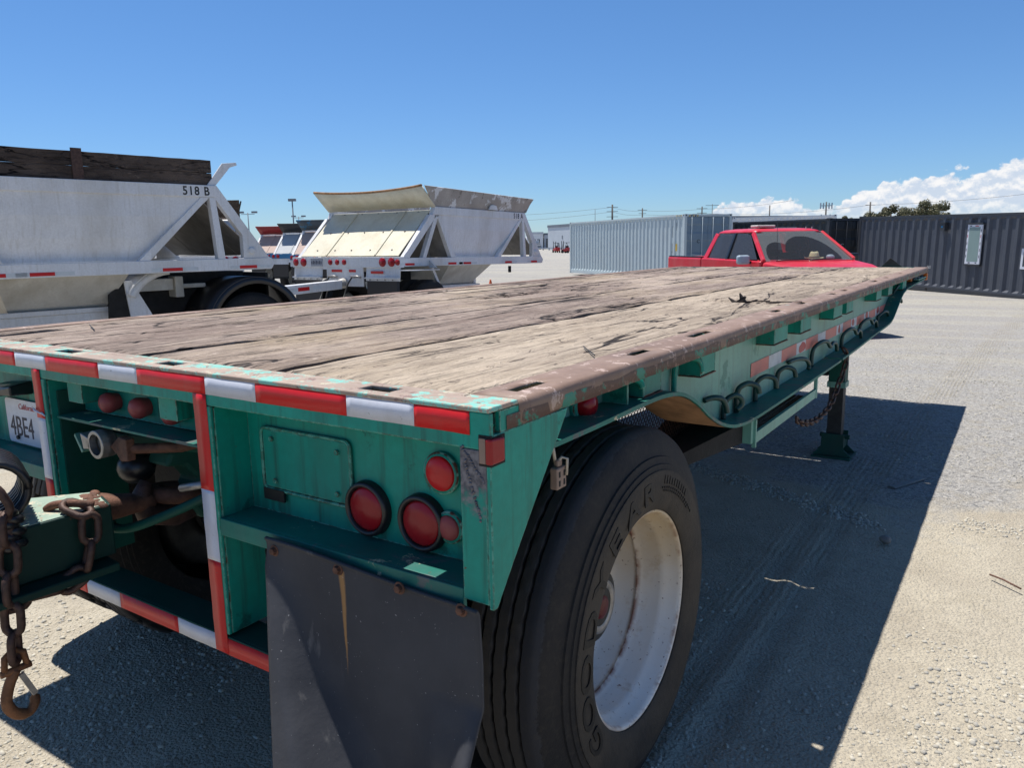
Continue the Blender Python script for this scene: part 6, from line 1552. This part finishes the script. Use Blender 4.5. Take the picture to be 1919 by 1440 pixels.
# distant box truck
bp = at((1010-960)/1441*290, 290)
BT = thing('box_truck', 'grey box truck parked far off before the office buildings', 'truck', (bp.x, bp.y, -1.2), (0, 0, R(60)))
s = MB(); s.box(-1.2, 1.2, 0, 4.2, .9, 3.6); s.build('cargo_box', 'asphalt_grey', BT, bevel=.05)
s = MB(); s.prism([(-1.9, .6), (-.05, .6), (-.05, 2.6), (-.9, 2.6), (-1.5, 1.7), (-1.9, 1.6)], 'x', -1.1, 1.1); s.build('cab', 'bldg_trim', BT, bevel=.08)
for x in (-1.1, .85):
    for y in (-1.1, 3.0): MB().lathe([(0, .0001), (0, .45), (.25, .45), (.25, .0001)], (x, y, .45), 'x', 16).build('wheel', 'rubber_blk', BT)
def forklift(lat, dep, label, rz):
    p = at(lat, dep); F = thing('forklift', label, 'forklift', (p.x, p.y, gz(p.x, p.y)), (0, 0, rz), 'red forklifts by the warehouse')
    s = MB(); s.prism([(-1.1, .35), (.9, .35), (.9, .8), (.2, .85), (-.3, 1.1), (-1.1, 1.15), (-1.25, .7)], 'x', -.55, .55); s.build('body', 'red_plain', F, bevel=.06)
    s = MB(); 
    for x in (-.5, .5):
        s.bar((x, -.9, 1.1), (x, -.6, 2.1), .06, .06); s.bar((x, .75, .8), (x, .35, 2.1), .06, .06)
    s.build('cage_post', 'dark_steel', F)['kind'] = 'stuff'
    box('overhead_guard', 'dark_steel', F, -.52, .52, -.65, .45, 2.1, 2.18)
    for x in (-.28, .28): box('mast', 'dark_steel', F, x-.05, x+.05, .95, 1.05, .1, 2.5); box('fork', 'dark_steel', F, x-.06, x+.06, 1.06, 2.1, .08, .13)
    box('seat', 'dark', F, -.25, .25, -.45, .05, 1.12, 1.5)
    for x in (-.6, .4):
        for y, r_ in ((.6, .33), (-.85, .26)): MB().lathe([(0, .0001), (0, r_), (.2, r_), (.2, .0001)], (x, y, r_), 'x', 16).build('wheel', 'rubber_blk', F)
forklift((1047-960)/1441*172, 172, 'red forklift standing in the open yard left of the pale container', R(50))
forklift((1066-960)/1441*160, 160, 'red forklift half hidden by the corner of the pale container', R(80))
co = at((922.5-960)/1441*30.5, 30.5)
s = MB(); s.lathe([(.03, .13), (.03, .125), (.46, .03), (.47, .0001)], (0, 0, 0), 'z', 20); s.box(-.17, .17, -.17, .17, 0, .03)
s.v = [(x+co.x, y+co.y, z-.36) for x, y, z in s.v]; s.build('traffic_cone', 'orange', None, label='small orange traffic cone standing alone on the gravel', cat='traffic cone')
# low guard rail at the yard edge
ga = at((1000-960)/1441*240, 240); gb = at((1068-960)/1441*240, 240)
G = thing('guard_rail', 'low grey rail along the far edge of the yard', 'guard rail', (ga.x, ga.y, -1.0), (0, 0, 0))
MB().bar((0, 0, .75), (gb.x-ga.x, gb.y-ga.y, .75), .1, .3).build('beam', 'asphalt_grey', G)
for k in range(7): MB().box((gb.x-ga.x)*k/6-.1, (gb.x-ga.x)*k/6+.1, (gb.y-ga.y)*k/6-.1, (gb.y-ga.y)*k/6+.1, 0, .7).build('post', 'bldg_trim', G)
# poles
def hz_y(px): return 454.6-.01681*(px-1000)
def pole(px, ytop, dep, name, label, cat, r=.16, arms=(), group=None, heads=None, lean=0):
    p = at((px-960)/1441*dep, dep); zt = 1.53+(hz_y(px)-ytop)/1441*dep*1.0; z0 = -1.0
    P_ = thing(name, label, cat, (p.x, p.y, z0), (0, 0, -YAW), group); h = zt-z0
    MB().tube([(0, 0, 0), (lean, 0, h)], [r, r*.7], 8).build('shaft', 'grey_pole' if not heads else 'bldg_trim', P_, smooth=True)
    for (dz, hw) in arms: MB().bar((-hw, 0, h-dz), (hw, 0, h-dz), .12, .16).build('crossarm', 'grey_pole', P_)
    if heads:
        for x in heads: MB().box(x-.5, x+.5, -.3, .3, h-.1, h+.25).build('lamp_head', 'bldg_trim', P_)
        if len(heads) > 1: MB().bar((heads[0], 0, h-.3), (heads[-1], 0, h-.3), .1, .1).build('arm', 'bldg_trim', P_)
    return P_, p, zt
UG = 'utility poles along the horizon'
T1 = pole(1152, 385, 300, 'utility_pole', 'tall utility pole with three crossarms above the pale container, leftmost of the utility poles', 'utility pole', .45, ((1, 2.2), (2.6, 2.2), (4.6, 2.2)), UG)
T2 = pole(1208, 391.5, 330, 'utility_pole', 'shorter utility pole right of the three-armed one, above the pale container', 'utility pole', .38, ((.8, 2.0), (2.2, 1.6)), UG)
T3 = pole(1319, 388.5, 320, 'utility_pole', 'utility pole before the left edge of the clouds', 'utility pole', .38, ((.8, 2.2), (2.6, 2.0)), UG)
T3b = pole(1338, 384, 300, 'utility_pole', 'thin mast with a small flat top above the blue-grey container doors', 'utility pole', .16, ((.5, 2.6),), UG)
T4 = pole(1445, 386, 300, 'utility_pole', 'bare utility pole above the left cloud bank and the pickup roof', 'utility pole', .30, (), UG)
T5 = pole(1632, 380, 260, 'utility_pole', 'utility pole with two crossarms just left of the trees', 'utility pole', .36, ((1, 1.6), (5.5, 2.6)), UG)
T0 = pole(1120, 394, 300, 'utility_pole', 'faint thin mast left of all the utility poles', 'utility pole', .12, (), UG)
CT, cp, cz = pole(1550, 380, 260, 'cell_tower', 'cell tower with two rings of antenna panels between the cloud banks', 'cell tower', .35, ())
for (dz, nn, rr) in ((1.2, 4, 1.9), (5.0, 3, 1.5)):
    for k in range(nn*2-3):
        x = -rr+2*rr*k/(nn*2-4); MB().box(x-.17, x+.17, -.2, .2, cz+1.0-dz-1.1, cz+1.0-dz+.9).build('antenna_panel', 'cont_doorbar', CT)
    MB().bar((-rr, 0, cz+1-dz), (rr, 0, cz+1-dz), .2, .2).build('antenna_mount', 'bldg_trim', CT)
LGp = 'yard light poles'
pole(558, 378, 110, 'light_pole', 'tallest yard light pole, seen between the two white dump trailers', 'light pole', .12, (), LGp, (0,))
pole(474, 400, 150, 'light_pole', 'double-headed yard light pole above the dark red board', 'light pole', .13, (), LGp, (-1.3, 1.3))
pole(568, 407, 190, 'light_pole', 'short double-headed light pole right of the tallest one', 'light pole', .13, (), LGp, (-1.2, 1.2))
# power lines
def wire(name, label, pts, r=.05):
    s = MB()
    for i in range(len(pts)-1):
        a, b = Vector(pts[i]), Vector(pts[i+1]); q = []
        for k in range(13): t = k/12; p = a.lerp(b, t); p.z -= (a-b).length*.02*4*t*(1-t); q.append(p)
        s.tube(q, r, 4)
    s.build(name, 'grey_pole', None, label=label, cat='power line')
pl1 = [at(-40, 330, 14)]+[(p.x, p.y, z-1) for (_, p, z) in (T1, T2, T3)]+[at(110, 300, 16)]
wire('power_line', 'upper power line strung between the utility poles', pl1, .045)
pl2 = [at(-40, 330, 11)]+[(p.x, p.y, z-2.7) for (_, p, z) in (T1, T2, T3)]+[(T5[1].x, T5[1].y, T5[2]-1), at(190, 240, 17.5)]
wire('power_line', 'lower power line strung from the utility poles across the clouds', pl2, .045)
# trees
def tree(px, ytop, dep, w, label, seed, tall=None):
    r_ = np.random.default_rng(seed); p = at((px-960)/1441*dep, dep); zt = 1.53+(hz_y(px)-ytop)/1441*dep; h = zt+1.0
    t = thing('tree', label, 'tree', (p.x, p.y, -1.0))
    s = MB(); s.tube([(0, 0, 0), (.1, .1, h*.4), (.2, 0, h*.8)], [.35, .25, .1], 8)
    for k in range(7):
        a = r_.uniform(0, 6.28); z = h*r_.uniform(.3, .6); s.tube([(.1, 0, z), (math.cos(a)*w*.3, math.sin(a)*w*.3, z+h*.25)], [.14, .05], 5)
    s.build('trunk', 'bark', t, smooth=True)
    cl = []
    for k in range(46):
        a = r_.uniform(0, 6.28); rr = w*.5*math.sqrt(r_.random())*.92; z = h*(.45+.5*r_.random()*math.sqrt(max(0, 1-(rr/(w*.55))**2))); cl.append((rr*math.cos(a), rr*math.sin(a), z, r_.uniform(.6, 1.25)*w*.11))
    V = []; F = []
    for (x, y, z, cr2) in cl:
        for k in range(230):
            d = r_.normal(0, 1, 3); d /= np.linalg.norm(d); q = np.array([x, y, z])+d*cr2*(r_.random()**.4)*np.array([1, 1, .8]); sz = r_.uniform(.06, .16)
            u = r_.normal(0, 1, 3); u /= np.linalg.norm(u); v = np.cross(u, d); v /= max(1e-6, np.linalg.norm(v)); o = len(V)
            V += [tuple(q-u*sz), tuple(q+v*sz*.6), tuple(q+u*sz), tuple(q-v*sz*.6)]; F.append((o, o+1, o+2, o+3))
    MB().add(V, F).build('crown', 'leaf', t)
tree(1668, 382, 95, 5.6, 'rounded dry green tree behind the charcoal container, left of the taller one', 3)
tree(1735, 374, 92, 6.6, 'tallest dry green tree behind the charcoal container', 4)
tree(1590, 398, 110, 2.8, 'small dry tree showing between the black and charcoal containers', 5)
tree(1820, 402, 120, 3.0, 'tiny tree top showing over the charcoal container above its window', 6)
